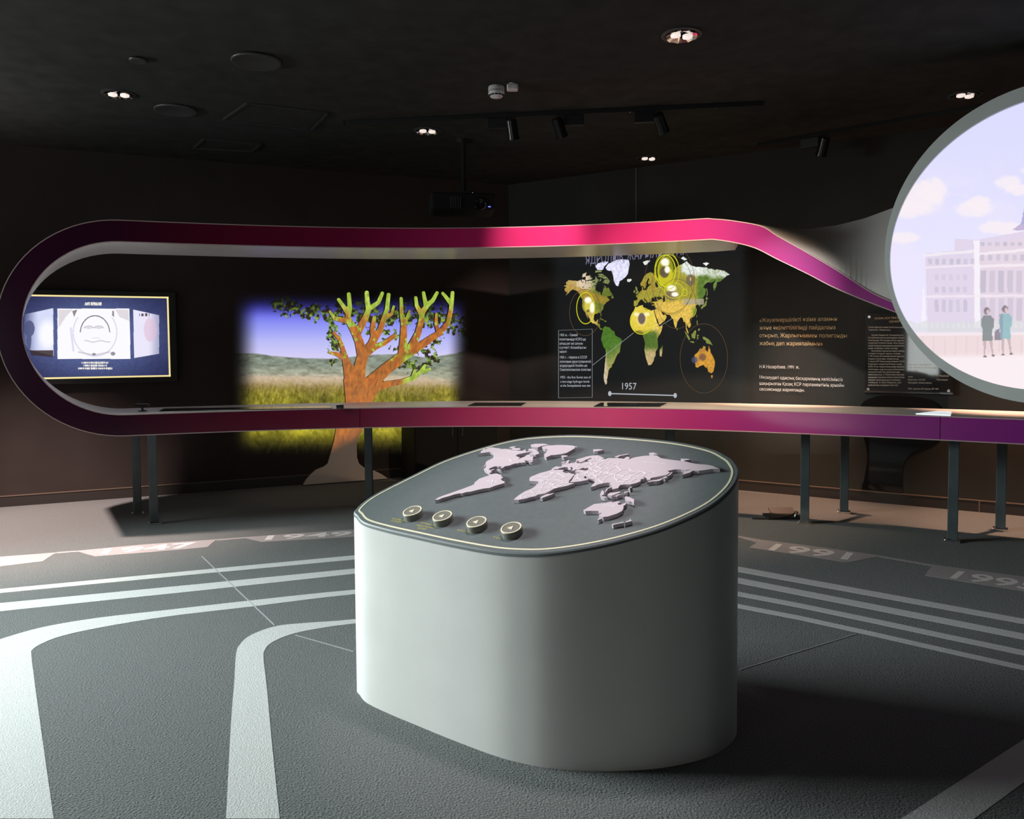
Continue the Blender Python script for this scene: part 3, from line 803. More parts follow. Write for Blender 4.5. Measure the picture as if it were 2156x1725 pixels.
# continents (longitude, latitude), drawn from memory and simplified
LAND = {
 'north_america': [(-168, 66), (-161, 66.5), (-163, 69), (-156, 71), (-145, 70), (-135, 69), (-128, 70), (-120, 69.5), (-114, 68), (-108, 68), (-101, 68), (-95, 69), (-94, 72), (-90, 69), (-86, 68), (-82, 69.5), (-81, 67.5), (-87, 65), (-88, 64), (-94, 61), (-94, 58.5), (-92, 57), (-86, 55.5), (-82, 55), (-82, 52.5), (-80, 51.3), (-79, 53), (-79, 55), (-77, 57), (-78, 60), (-77, 62.5), (-73, 62), (-70, 60.5), (-69, 58.5), (-65, 59.8), (-62, 57), (-60, 54.5), (-56, 52), (-60, 50), (-66, 50), (-69, 48), (-65, 49), (-65, 47), (-61, 46), (-66, 43.8), (-70, 43), (-70, 41.7), (-74, 40.5), (-76, 37), (-76, 35), (-81, 31.5), (-80, 27), (-80.5, 25.2), (-82, 27.5), (-83, 30), (-88, 30.3), (-90, 29.2), (-94, 29.5), (-97, 27.5), (-97.5, 22), (-95, 18.8), (-91, 18.7), (-90.5, 21), (-87, 21.5), (-88.5, 17), (-88, 15.8), (-83.5, 15), (-83.5, 11), (-81.5, 9), (-79.5, 9.6), (-77.5, 8.5), (-79.5, 7.5), (-81.5, 7.8), (-84, 9.5), (-86, 11.5), (-88, 13.2), (-92, 14.5), (-95, 16), (-100, 17), (-105, 19.8), (-105.5, 22.5), (-109, 26), (-112.5, 29.5), (-114, 31.2), (-112, 27), (-109.8, 23), (-112, 25.5), (-115, 29), (-117, 32.5), (-120.5, 34.5), (-124, 39.5), (-124, 46), (-123, 49), (-127, 51), (-130, 55), (-135, 58.5), (-140, 60), (-147, 61), (-152, 59.5), (-156, 57.5), (-163, 55), (-158, 58.5), (-162, 59), (-165, 61), (-165, 63), (-161, 64.5)],
 'baffin': [(-62, 66), (-65, 63), (-72, 64), (-78, 65), (-73, 68), (-80, 70), (-88, 71), (-89, 73.5), (-80, 73.5), (-72, 71), (-67, 69)],
 'victoria': [(-117, 69), (-105, 69), (-101, 70), (-105, 73), (-118, 73), (-117, 71)],
 'ellesmere': [(-90, 77), (-78, 76.5), (-75, 79), (-65, 82), (-75, 83), (-90, 82), (-95, 80)],
 'banks': [(-125, 72), (-118, 72.5), (-115, 76), (-124, 75)],
 'devon': [(-95, 75), (-80, 75), (-82, 76.4), (-95, 76.6)],
 'greenland': [(-43, 60), (-48, 61), (-53, 66), (-54, 70), (-58, 75), (-68, 76), (-72, 78), (-65, 81), (-50, 82.5), (-33, 83.5), (-20, 82), (-18, 79), (-20, 75), (-22, 71), (-27, 68.5), (-35, 66), (-40, 65)],
 'south_america': [(-77.5, 8.5), (-75, 10.8), (-71.5, 12.3), (-68, 11), (-62, 10.5), (-58, 7), (-52, 5), (-50, 0), (-44, -2.5), (-38, -4), (-35, -7), (-37, -11), (-39, -15), (-40, -21), (-45, -23.5), (-48.5, -27), (-53, -33), (-57, -35), (-58, -38), (-62, -39), (-65, -42), (-66, -46), (-68.5, -50), (-68, -53), (-71, -54.5), (-74.5, -51), (-75, -46), (-73.5, -41), (-73, -37), (-71.5, -31), (-70.3, -22), (-70.5, -18.5), (-76, -14), (-79, -8), (-81, -5), (-80, -2.5), (-79, 1.5), (-77, 4.5)],
 'africa': [(-6, 35.8), (-2, 35.2), (3, 36.8), (10, 37.3), (11, 34), (15.5, 32), (20, 31), (22, 32.8), (29, 31), (32.5, 31.2), (34, 27.5), (35.5, 24), (37.3, 20.8), (39.5, 15.5), (43, 12), (44, 10.6), (51, 11.8), (48, 4.5), (42, -1.5), (39.5, -5), (40.5, -11), (40, -16), (35, -20), (35.5, -24), (32.5, -26.5), (31, -30), (26, -34), (20, -34.8), (18, -32), (15, -27), (12, -17.5), (13.5, -11), (12, -5.5), (9, -1), (9.5, 4), (5, 5.5), (3, 6.3), (-4, 5.2), (-8, 4.4), (-13, 8.5), (-16.8, 12.5), (-17.2, 15), (-16, 20), (-14.5, 25), (-10, 30)],
 'eurasia': [(-9, 37), (-9, 43), (-1.8, 43.5), (-1, 46), (-4.7, 48.4), (-1.5, 49.5), (2, 51), (5, 53.3), (8.5, 54), (8.2, 57), (10.5, 57.6), (10.5, 55), (14, 54), (19, 54.4), (21, 57), (24, 58.5), (28, 59.6), (29.5, 60.2), (23, 60), (21.5, 62), (25, 65), (22, 65.8), (17.5, 61.5), (18.5, 60), (16.5, 57), (14, 55.5), (11, 59), (7, 58), (5, 61), (10, 64.5), (14, 68), (20, 70), (27, 71), (32, 70), (41, 67), (38, 64.5), (44, 66), (46, 68), (54, 68.5), (60, 69), (67, 69), (68, 72.5), (73, 72), (74, 68), (78, 72), (87, 75), (98, 76.4), (104, 77.6), (113, 74), (127, 73), (140, 72.5), (152, 71), (160, 70), (170, 70), (180, 69), (190, 66), (183, 64.8), (177, 62.5), (170, 60), (163.5, 59.5), (163, 56), (157, 51), (156, 57), (162, 61.3), (155, 59.5), (143, 59), (136, 55), (141, 53), (140, 48), (133, 43), (128, 40), (129.5, 36), (126.5, 34.5), (125, 38), (121.5, 39.5), (118, 39), (122, 37), (119, 35), (121.5, 31), (120, 27), (116, 23), (109.5, 21.5), (106, 19), (109, 13), (107, 10.5), (105, 9), (103, 11), (100.5, 13.5), (99.5, 9.5), (103.5, 1.5), (101, 3.5), (98.3, 8.5), (98.5, 13), (97, 17), (94.5, 16), (92, 21.5), (88, 21.7), (85, 19.5), (80.3, 15), (80, 11), (77.5, 8), (74.5, 14), (72.8, 20), (70, 21), (67, 25), (61, 25.2), (57, 26.8), (51, 28.5), (48.5, 30), (50, 26.5), (54, 24.2), (56.3, 26), (59.8, 22.5), (55, 17.5), (45, 13), (43, 13.5), (42.5, 16.5), (39, 21.5), (35, 28), (34.3, 31.3), (36, 36.5), (30.5, 36.4), (27, 37), (26.5, 40), (31, 41.2), (38, 41), (41.5, 42), (38, 45), (39, 47), (35, 46.2), (33, 44.7), (31, 46.5), (28.5, 44), (28.5, 41.5), (24, 40.7), (23.5, 38), (21.5, 37), (19.5, 41), (19, 42), (13.5, 45.5), (12.5, 44), (18.3, 40.2), (16, 38), (15.5, 40), (10.5, 42.8), (8.5, 44.3), (4, 43.4), (0, 40), (-0.5, 38), (-5.5, 36)],
 'madagascar': [(44, -17), (47, -15.5), (49.5, -12.5), (50, -16), (47.5, -25), (44.5, -25), (43.5, -22)],
 'australia': [(114, -22), (114.5, -27), (115.5, -34), (119, -34.8), (124, -33), (131, -31.5), (136, -34.5), (138, -33.5), (140, -38), (146.5, -39), (150, -37), (153, -31), (153, -26), (149, -21), (146, -18.5), (145.3, -15), (142.5, -11), (141, -17), (139, -17.5), (135.5, -15), (136.8, -12.2), (132, -11.5), (129.5, -15), (126, -14), (122.5, -17.5)],
 'new_guinea': [(131, -1), (134, -1), (138, -2), (145, -4.5), (150.5, -10.5), (146, -9), (143, -9), (138, -8), (137, -5), (133, -4)],
 'borneo': [(109, 1.5), (111, 2.5), (114, 4.5), (117, 7), (119, 5), (117.5, 1), (116, -3.5), (113, -3.2), (110, -2.5)],
 'sumatra': [(95.3, 5.6), (98, 4), (101, 2), (104, -1), (106, -3), (105.5, -5.8), (102, -4), (99, 0), (97, 3)],
 'java': [(105.2, -6.6), (108, -6.5), (112, -6.6), (115, -8), (112, -8.5), (107, -7.6)],
 'sulawesi': [(119.5, -5.5), (120.5, -2), (120, 1), (125, 1.5), (122, -0.5), (123, -4), (121, -3)],
 'luzon': [(120.3, 16), (121, 18.5), (122.3, 18), (121.7, 15), (124, 13), (121, 13.7)],
 'mindanao': [(122, 7), (124, 8.5), (126.3, 9), (126.3, 6.5), (124, 6)],
 'honshu': [(131, 34), (133, 35.7), (136.5, 37), (140, 40.5), (141.5, 41.3), (142, 39.5), (141, 36), (138.5, 34.7), (135, 33.7), (131, 31.3), (130, 33)],
 'hokkaido': [(140, 42), (141.5, 45.3), (145.3, 43.4), (143, 42)],
 'sakhalin': [(142, 46), (143, 49), (142, 53.5), (143.3, 54), (144.5, 49), (143.5, 46.5)],
 'britain': [(-5.5, 50.1), (-3, 53.3), (-5.5, 56), (-5, 58.6), (-2, 57.5), (-1.5, 55), (1.6, 52.7), (1, 51.2), (-3, 50.4)],
 'ireland': [(-10, 52), (-9.5, 54), (-7, 55.2), (-5.7, 54.3), (-6.3, 52.2)],
 'iceland': [(-24, 65.5), (-22, 66.4), (-15, 66.3), (-13.7, 65), (-18.5, 63.4), (-22.5, 63.9)],
 'new_zealand_north': [(172.7, -34.5), (175.5, -36.7), (178.4, -37.8), (177, -39.5), (175.2, -41.5), (173.9, -39.3), (175, -37.5)],
 'new_zealand_south': [(172.7, -40.6), (174.2, -41.8), (171, -44.3), (169, -46.6), (166.5, -45.9), (170, -43)],
 'tasmania': [(144.7, -40.8), (148.3, -40.9), (147.5, -43.4), (146, -43.5)],
 'sri_lanka': [(79.8, 8), (80.2, 9.7), (81.8, 7.5), (80.5, 6)],
 'cuba': [(-84.8, 21.9), (-82, 23.1), (-77, 21.5), (-74.2, 20.2), (-77.5, 19.9), (-79, 21.4)],
 'hispaniola': [(-74.3, 18.4), (-73, 19.9), (-69, 19.2), (-68.5, 18.4), (-71.5, 17.8)],
 'novaya_zemlya': [(52, 71), (56, 74), (66, 76.8), (68, 76.3), (58, 73), (57, 70.7)],
 'svalbard': [(11, 79.5), (20, 80.4), (27, 80), (20, 77.5), (15, 77)],
 'severnaya': [(92, 80), (97, 81), (105, 79), (100, 78.2)],
 'new_siberian': [(137, 75.5), (144, 76), (150, 75.3), (143, 73.3)],
 'newfoundland': [(-59, 47.7), (-57, 50.5), (-55.5, 51.5), (-53, 47.5), (-55.5, 47)],
 'hainan': [(108.7, 19), (110.5, 20), (111, 19.5), (109.5, 18.2)],
 'taiwan': [(120.1, 23), (121.5, 25.2), (121.9, 24.5), (120.8, 22)],
}


def merc(la):
    la = np.clip(la, -80, 83); return math.degrees(1.25 * math.log(math.tan(math.pi / 4 + 0.4 * math.radians(la))))   # Miller


# fit longitude / latitude to the slanted panel from points read off the photograph
CP = [((-71, -54.5), (926, 1050)), ((20, -34.8), (1090, 1050)), ((47, -24), (1140, 1043)), ((188, 66), (1520, 984)), ((-30, 83), (1222, 936)), ((-43, 60), (1162, 958)), ((-166, 66), (1012, 945)), ((114, -23), (1228, 1074)), ((153, -28), (1306, 1073)), ((143, -11), (1300, 1056)), ((140, -38), (1268, 1086)), ((-35, -7), (1060, 1018)), ((-17, 15), (1116, 1010)), ((51, 11.8), (1190, 1017)), ((77.5, 8), (1249, 1022)), ((104, 77), (1350, 960)), ((104, 2), (1298, 1022)), ((-97, 22), (1022, 988)), ((-56, 52), (1140, 965)), ((174, -41), (1318, 1100)), ((157, 51), (1450, 1001)), ((120, 28), (1378, 1015)), ((27, 71), (1240, 962))]
X_, Y_ = [], []
RELIEF_H = 0.016
for (lo, la), px in CP:
    q = onpl(*px, P0 + PN * RELIEF_H, PN); m_ = merc(la)
    X_.append([1, lo, m_, lo * m_, lo * lo, m_ * m_]); Y_.append(q[:2])
CO = np.linalg.lstsq(np.array(X_), np.array(Y_), rcond=None)[0]


def on_panel(lo, la, dz=0.0):
    m_ = merc(la); xy = np.array([1, lo, m_, lo * m_, lo * lo, m_ * m_]) @ CO
    return np.array([xy[0], xy[1], pa + pb * xy[0] + pc * xy[1]]) + PN * dz


def dense(poly, step=6):
    out = []
    for i in range(len(poly)):
        a, b = poly[i], poly[(i + 1) % len(poly)]; k = max(1, int(math.hypot(b[0] - a[0], b[1] - a[1]) / step))
        for j in range(k):
            f = j / k; w = 0.5 if 0 < j else 0.0
            out.append((a[0] + (b[0] - a[0]) * f + random.uniform(-w, w), a[1] + (b[1] - a[1]) * f + random.uniform(-w, w)))
    return out


CONT = {'north_america', 'south_america', 'africa', 'eurasia', 'australia', 'greenland'}
relief = {}
for nm, poly in LAND.items():
    if nm in ('hainan', 'taiwan', 'sri_lanka', 'hispaniola', 'devon'): continue
    D = dense(poly, 5) if nm in CONT else poly
    P = [on_panel(lo, la, 0.0005) for lo, la in D]
    o = mobj('continent_relief' if nm in CONT else 'island_relief', *prism(P, tuple(PN * RELIEF_H)), M['relief'], ped)
    if nm in CONT: o['label'] = 'raised mauve ' + nm.replace('_', ' '); relief[nm] = o


def border_lines(nm, count, seed, w=0.0009):
    """thin white country borders engraved on a continent: the edges of a random cell pattern"""
    rnd = random.Random(seed); poly = LAND[nm]
    xs_, ys_ = [p[0] for p in poly], [p[1] for p in poly]
    pts = []
    while len(pts) < count:
        x, y = rnd.uniform(min(xs_), max(xs_)), rnd.uniform(min(ys_), max(ys_))
        if nm == 'eurasia' and x > 100 and rnd.random() < 0.8: continue
        if nm == 'eurasia' and y > 58 and x > 45: continue
        if inpoly(np.array([x]), np.array([y]), poly)[0]: pts.append(Vector((x, y)))
    vv, ee, ff, *_ = delaunay_2d_cdt(pts, [], [], 0, 1e-6)
    cc = []; em = {}
    for t, f in enumerate(ff):
        (ax, ay), (bx, by), (cx, cy) = (vv[i] for i in f)
        d = 2 * (ax * (by - cy) + bx * (cy - ay) + cx * (ay - by))
        if abs(d) < 1e-9: cc.append(None); continue
        cc.append((((ax * ax + ay * ay) * (by - cy) + (bx * bx + by * by) * (cy - ay) + (cx * cx + cy * cy) * (ay - by)) / d,
                   ((ax * ax + ay * ay) * (cx - bx) + (bx * bx + by * by) * (ax - cx) + (cx * cx + cy * cy) * (bx - ax)) / d))
        for k in range(3): em.setdefault(tuple(sorted((f[k], f[(k + 1) % 3]))), []).append(t)
    parts = []
    for ts in em.values():
        if len(ts) != 2 or cc[ts[0]] is None or cc[ts[1]] is None: continue
        a, b = cc[ts[0]], cc[ts[1]]
        mid = ((a[0] + b[0]) / 2, (a[1] + b[1]) / 2)
        if not inpoly(np.array([a[0], b[0], mid[0]]), np.array([a[1], b[1], mid[1]]), poly).all(): continue
        A, B = on_panel(*a, RELIEF_H + 0.0011), on_panel(*b, RELIEF_H + 0.0011)
        dd = (B - A) / 2
        if np.linalg.norm(dd) < 1e-4: continue
        wv = np.cross(PN, dd); wv = wv / np.linalg.norm(wv) * w
        parts.append(box((A + B) / 2, dd, wv, PN * 0.0005))
    if parts:
        o = mobj('border_lines', *join(parts), M['relief_line'], relief[nm]); o['kind'] = 'stuff'


border_lines('africa', 46, 3); border_lines('eurasia', 80, 4); border_lines('south_america', 10, 5); border_lines('north_america', 7, 6)


def relief_word(nm, s, px0, px1, hgt):
    top = P0 + PN * (RELIEF_H + 0.0015)
    a, b = onpl(*px0, top, PN), onpl(*px1, top, PN)
    x = b - a; y = np.cross(PN, x); y = y / np.linalg.norm(y) * hgt
    V, Fc = text_on(s, a, b, y)
    mobj('country_name', V, Fc, M['relief_line'], relief[nm])


relief_word('north_america', 'КАНАДА', (1069, 952), (1094, 952), 0.009)
relief_word('north_america', 'АМЕРИКА ҚҰРАМА ШТАТТАРЫ', (1040, 967), (1090, 968), 0.007)
relief_word('greenland', 'ГРЕНЛАНДИЯ', (1190, 942), (1214, 942), 0.009)
relief_word('eurasia', 'РЕСЕЙ ФЕДЕРАЦИЯСЫ', (1354, 974), (1402, 979), 0.010)
relief_word('eurasia', 'ҚАЗАҚСТАН', (1288, 983), (1312, 984), 0.009)
relief_word('eurasia', 'ҚЫТАЙ', (1325, 1003), (1344, 1004), 0.009)
relief_word('africa', 'АФРИКА', (1130, 1004), (1152, 1005), 0.008)
relief_word('south_america', 'БРАЗИЛИЯ', (1024, 1014), (1046, 1015), 0.009)
relief_word('australia', 'АВСТРАЛИЯ', (1268, 1066), (1294, 1068), 0.011)

# push buttons with captions
caps = [['ЯДРОЛЫҚ СЫНАҚ', 'ПОЛИГОНДАРЫ'], ['ЯДРОЛЫҚ ҚАРУСЫЗ', 'АЙМАҚТАР ЖӘНЕ', 'КЕЛІСІМДЕР'], ['АПАТТАР'], ['ТІЛ']]
cpx = [[((824, 1093), (857, 1099)), ((822, 1098), (844, 1101))], [((884, 1101), (922, 1110)), ((876, 1107), (914, 1114)), ((878, 1113), (896, 1116))], [((961, 1117), (988, 1122))], [((1036, 1132), (1053, 1136))]]
for k, (u, v) in enumerate([(868, 1076), (931, 1086.5), (1003, 1099), (1076, 1111.5)]):
    c = onpl(u, v, P0 + PN * 0.028, PN) - PN * 0.028
    e1 = onpl(u + 22.5, v - 3, P0 + PN * 0.028, PN) - (c + PN * 0.028)
    R = 0.042
    o = mobj('push_button', *lathe(c, PN, [(R, 0), (R, 0.025), (R - 0.003, 0.028), (0, 0.028)], 36), M['button'], ped, True, edge=30)
    mobj('rim_ring', *lathe(c + PN * 0.0282, PN, [(R - 0.001, -0.001), (R - 0.001, 0.001), (R - 0.006, 0.001), (R - 0.006, -0.001)], 36), M['cream'], o)
    x = np.cross([0, 1, 0], PN); x /= np.linalg.norm(x); y = np.cross(PN, x); ang = 0.7
    x, y = x * math.cos(ang) + y * math.sin(ang), -x * math.sin(ang) + y * math.cos(ang)
    tri = [c + PN * 0.0283 + x * a + y * b for a, b in ((0.013, 0), (-0.009, 0.012), (-0.009, -0.012))]
    mobj('arrow_mark', *prism(tri, tuple(PN * 0.0012)), M['cream'], o)
    for s, (p, q) in zip(caps[k], cpx[k]):
        a, b = onpl(*p, P0 + PN * 0.0008, PN), onpl(*q, P0 + PN * 0.0008, PN)
        yv = np.cross(PN, b - a); yv = yv / np.linalg.norm(yv) * 0.0085
        V, Fc = text_on(s, a, b, yv); mobj('button_caption', V, Fc, M['caption'], ped)

# ------------------------------------------------------------------ round screen on the right
RP = np.array([2.73, 5.7, 0]); RE = np.array([0.83, -0.56, 0]); RE /= np.linalg.norm(RE); RN = np.array([RE[1], -RE[0], 0])
rc = np.array([0.97, 2.182])
half_o = [(0.8, 3.185), (0.59, 3.155), (0.34, 3.03), (0.14, 2.79), (0.04, 2.5), (0.0, 2.2), (0.03, 1.86), (0.11, 1.62), (0.24, 1.43), (0.46, 1.26), (0.69, 1.19)]
half_i = [(0.8, 3.09), (0.54, 3.05), (0.33, 2.91), (0.16, 2.64), (0.05, 2.36), (0.012, 2.1), (0.03, 1.96), (0.09, 1.77), (0.2, 1.56), (0.33, 1.43), (0.52, 1.31), (0.70, 1.27)]
sym = lambda L: L + [(2 * rc[0] - a, 2 * rc[1] - z) for a, z in L]


def radius(half, ang):
    """smooth rounded outline: even harmonics fitted to the traced half"""
    H = np.array(half) - rc; th = np.arctan2(H[:, 1], H[:, 0]); r = np.hypot(H[:, 0], H[:, 1])
    B = lambda t: np.stack([np.ones_like(t), np.cos(2 * t), np.sin(2 * t)], 1)
    return B(ang) @ np.linalg.lstsq(B(th), r, rcond=None)[0]


ang = np.linspace(-math.pi, math.pi, 160, endpoint=False)
Ro = radius(half_o, ang); Ri = np.minimum(radius(half_i, ang), Ro - 0.006)
P3 = lambda r, off: [RP + RE * (rc[0] + rr * math.cos(a)) + np.array([0, 0, rc[1] + rr * math.sin(a)]) + RN * off for rr, a in zip(r, ang)]
base = RP + RE * rc[0]
ring = empty('round_screen', (base[0], base[1], ZT), 'large glowing round picture screen in grey rim showing white palace', 'screen')
n = len(ang)
L = [P3(Ri, -0.03), P3(Ri, 0.03), P3(Ro, 0.03), P3(Ro, -0.22), P3(Ri * 0.9, -0.22)]
V = [p for r in L for p in r]
Fc = [(r * n + i, r * n + (i + 1) % n, (r + 1) * n + (i + 1) % n, (r + 1) * n + i) for r in range(4) for i in range(n)]
mobj('rim', V, Fc, M['ring'], ring, True, edge=35)
mobj('support_post', *join([lathe(RP + RE * (rc[0] + 0.06) + [0, 0, ZT + 0.001] - RN * 0.1, (0, 0, 1), [(0.12, 0), (0.12, 0.012), (0.04, 0.02), (0.04, 0.24)], 20)]), M['steel_dark'], ring)


def disc_picture(u, v):
    n_ = len(u); img = np.zeros((n_, 3))
    t = soft(220, 640, v)[:, None]
    img[:] = np.array([221, 222, 255]) * (1 - t) + np.array([236, 232, 255]) * t
    put(img, soft(0.42, 0.62, fbm(u / 70 + 3, v / 40)) * soft(300, 420, v), (240, 232, 252), 0.35)
    for cx, cy, rx, ry in ((1935, 415, 60, 42), (1965, 400, 40, 30), (1910, 440, 60, 22), (2052, 440, 46, 20), (2060, 428, 30, 18), (2125, 385, 32, 18), (2150, 400, 40, 14), (2110, 480, 60, 16), (1900, 500, 38, 14), (2200, 360, 50, 26), (2300, 420, 60, 26), (2250, 300, 50, 20)):
        d = np.hypot((u - cx) / rx, (v - cy) / ry) + 0.55 * (fbm(u / 14, v / 12) - 0.5)
        put(img, 1 - soft(0.6, 1.05, d), (250, 240, 246), 0.85)
    # building: two wings and a recessed centre
    stone, stone2 = (226, 214, 234), (232, 216, 230)
    hz = fbm(u / 18, v / 18)
    put(img, inpoly(u, v, [(1948, 534), (1953, 700), (2430, 700), (2430, 470), (2156, 487), (2058, 505), (2010, 503), (2010, 528)]), stone, 0.9)
    put(img, inpoly(u, v, [(2058, 520), (2160, 500), (2430, 480), (2430, 690), (2058, 690)]), stone2, 0.9)
    put(img, inpoly(u, v, [(2050, 506), (2062, 506), (2064, 690), (2052, 690)]), (250, 246, 252), 0.9)
    put(img, inpoly(u, v, [(1944, 535), (2052, 526), (2052, 532), (1944, 541)]), (246, 240, 246), 0.8)
    put(img, inpoly(u, v, [(1948, 562), (2052, 556), (2052, 560), (1948, 566)]) | inpoly(u, v, [(1948, 622), (2430, 618), (2430, 622), (1948, 627)]), (246, 236, 246), 0.8)
    put(img, inpoly(u, v, [(2062, 532), (2430, 500), (2430, 506), (2062, 538)]) | inpoly(u, v, [(2062, 558), (2430, 545), (2430, 552), (2062, 564)]), (250, 240, 246), 0.8)
    win = (196, 190, 208)
    def rows(x0, x1, y0, w, h, step, a, sk=None):
        x = x0; i = 0
        while x < x1:
            put(img, (np.abs(u - x) < w / 2) & (v > y0) & (v < y0 + h), win, a * (0.55 + 0.45 * random.random())); x += step
    random.seed(3)
    rows(1958, 2052, 545, 8, 12, 15, 0.85); rows(2068, 2430, 510, 9, 8, 16, 0.8); rows(2068, 2430, 536, 9, 13, 17, 0.7)
    rows(1972, 2046, 578, 8, 12, 15, 0.35); rows(1972, 2046, 604, 8, 12, 15, 0.55); rows(1972, 2040, 631, 8, 26, 15, 0.7)
    rows(2070, 2430, 570, 12, 46, 19, 0.85); rows(2070, 2430, 628, 12, 48, 19, 0.7)
    rows(2079.5, 2430, 560, 4, 130, 19, -0.0)
    # dome beyond, spire and hedge
    put(img, inpoly(u, v, [(2132, 485), (2150, 470), (2156, 440), (2170, 415), (2200, 395), (2260, 395), (2290, 420), (2300, 470), (2310, 485)]), (172, 168, 215), 0.85)
    put(img, inpoly(u, v, [(2130, 484), (2152, 472), (2310, 472), (2325, 486)]), (205, 185, 215), 0.8)
    put(img, inpoly(u, v, [(1940, 690), (1942, 630), (1944, 600), (1947, 630), (1950, 690)]), (250, 246, 252), 0.8)
    put(img, (v > 678 + 3 * np.sin(u / 6)) & (v < 700), (222, 224, 226), 0.7)
    put(img, (v > 681) & (v < 690) & (np.abs((u % 11) - 5) < 1), (240, 240, 240), 0.7)
    # plaza
    put(img, soft(698, 703, v), (246, 232, 238))
    put(img, inpoly(u, v, [(1890, 708), (2430, 704), (2430, 738), (2020, 755), (1930, 745)]), (240, 220, 222), 0.9)
    put(img, (np.abs((u % 23) - 11) < 1.5) & (v > 708) & (v < 748), (228, 206, 212), 0.5)
    put(img, soft(742, 760, v + 0.03 * (u - 2000)), (252, 240, 244))
    # two women seen from afar
    dk, tl_, sk, hr = (132, 140, 142), (146, 190, 196), (200, 178, 184), (128, 116, 124)
    def fig(x, y0, col, s=1.0):
        put(img, np.hypot((u - x) / 6.5, (v - y0 - 7) / 8) < 1, hr, 0.8)
        put(img, np.hypot((u - x - 2.5) / 3.5, (v - y0 - 9) / 5) < 1, (236, 212, 212), 0.8)
        put(img, inpoly(u, v, [(x - 6, y0 + 16), (x + 7, y0 + 16), (x + 15, y0 + 24), (x + 14, y0 + 42), (x + 11, y0 + 46), (x + 12, y0 + 70), (x - 10, y0 + 70), (x - 9, y0 + 46), (x - 13, y0 + 36), (x - 11, y0 + 22)]), col, 0.85)
        put(img, inpoly(u, v, [(x - 8, y0 + 70), (x - 2, y0 + 70), (x - 3, y0 + 102), (x - 6, y0 + 103)]) | inpoly(u, v, [(x + 5, y0 + 70), (x + 11, y0 + 70), (x + 14, y0 + 100), (x + 11, y0 + 102)]), sk, 0.85)
        put(img, (np.hypot((u - x + 4) / 4, (v - y0 - 103) / 2) < 1) | (np.hypot((u - x - 13) / 4, (v - y0 - 101) / 2) < 1), (110, 100, 110), 0.8)
    fig(2078, 648, dk); fig(2116, 644, tl_)
    put(img, inpoly(u, v, [(2095, 697), (2104, 692), (2107, 716), (2094, 716)]), (130, 128, 140), 0.8)
    put(img, inpoly(u, v, [(2104, 662), (2112, 660), (2110, 716), (2106, 716)]), (150, 160, 178), 0.7)
    return img


def keep_disc(a, z):
    th = np.arctan2(z - rc[1], a - rc[0]); return np.hypot(a - rc[0], z - rc[1]) <= np.interp(th, ang, Ri, period=2 * math.pi) + 0.006


picture_grid('picture', RP + RN * 0.0, RE, 1.2, 3.17, 0.0, 1.96, 420, 420, disc_picture, picture_mat('round_picture', strength=1.0, sample='AUTO'), ring, keep_disc)
mobj('backing_disc', P3(Ri * 0.995, -0.015), [tuple(range(n))], M['ring'], ring)

# ------------------------------------------------------------------ television on the left wall
tvP = PC + NB * 0.07
Pw = lambda u, v, off: onpl(u, v, PC + NB * off, NB)
crn = [Pw(34, 621, .07), Pw(352, 629, .07), Pw(352.5, 791, .07), Pw(34, 797, .07)]
aTL = (crn[0] - tvP) @ EB; aTR = (crn[1] - tvP) @ EB; zt = (crn[0][2] + crn[1][2]) / 2; zb = (crn[2][2] + crn[3][2]) / 2
tv = empty('television', tuple(PC + EB * (aTL + aTR) / 2 + np.array([0, 0, zb])), 'wall television showing three bright portrait photographs on blue, seen through counter loop', 'television')
mid = PC + EB * (aTL + aTR) / 2 + np.array([0, 0, (zt + zb) / 2]); hw, hh = (aTR - aTL) / 2, (zt - zb) / 2
mobj('housing', *bbox(mid + NB * 0.034 + EB * 0.03, EB * (hw + 0.05), NB * 0.032, (0, 0, hh + 0.065), 0.006), M['black'], tv)
bz = []
for sx in (-1, 1): bz.append(box(mid + EB * sx * (hw + 0.004) + NB * 0.07, EB * 0.008, NB * 0.002, (0, 0, hh + 0.012)))
for sz in (-1, 1): bz.append(box(mid + np.array([0, 0, sz * (hh + 0.004)]) + NB * 0.07, EB * (hw + 0.012), NB * 0.002, (0, 0, 0.008)))
mobj('screen_edge', *join(bz), M['tv_frame'], tv)


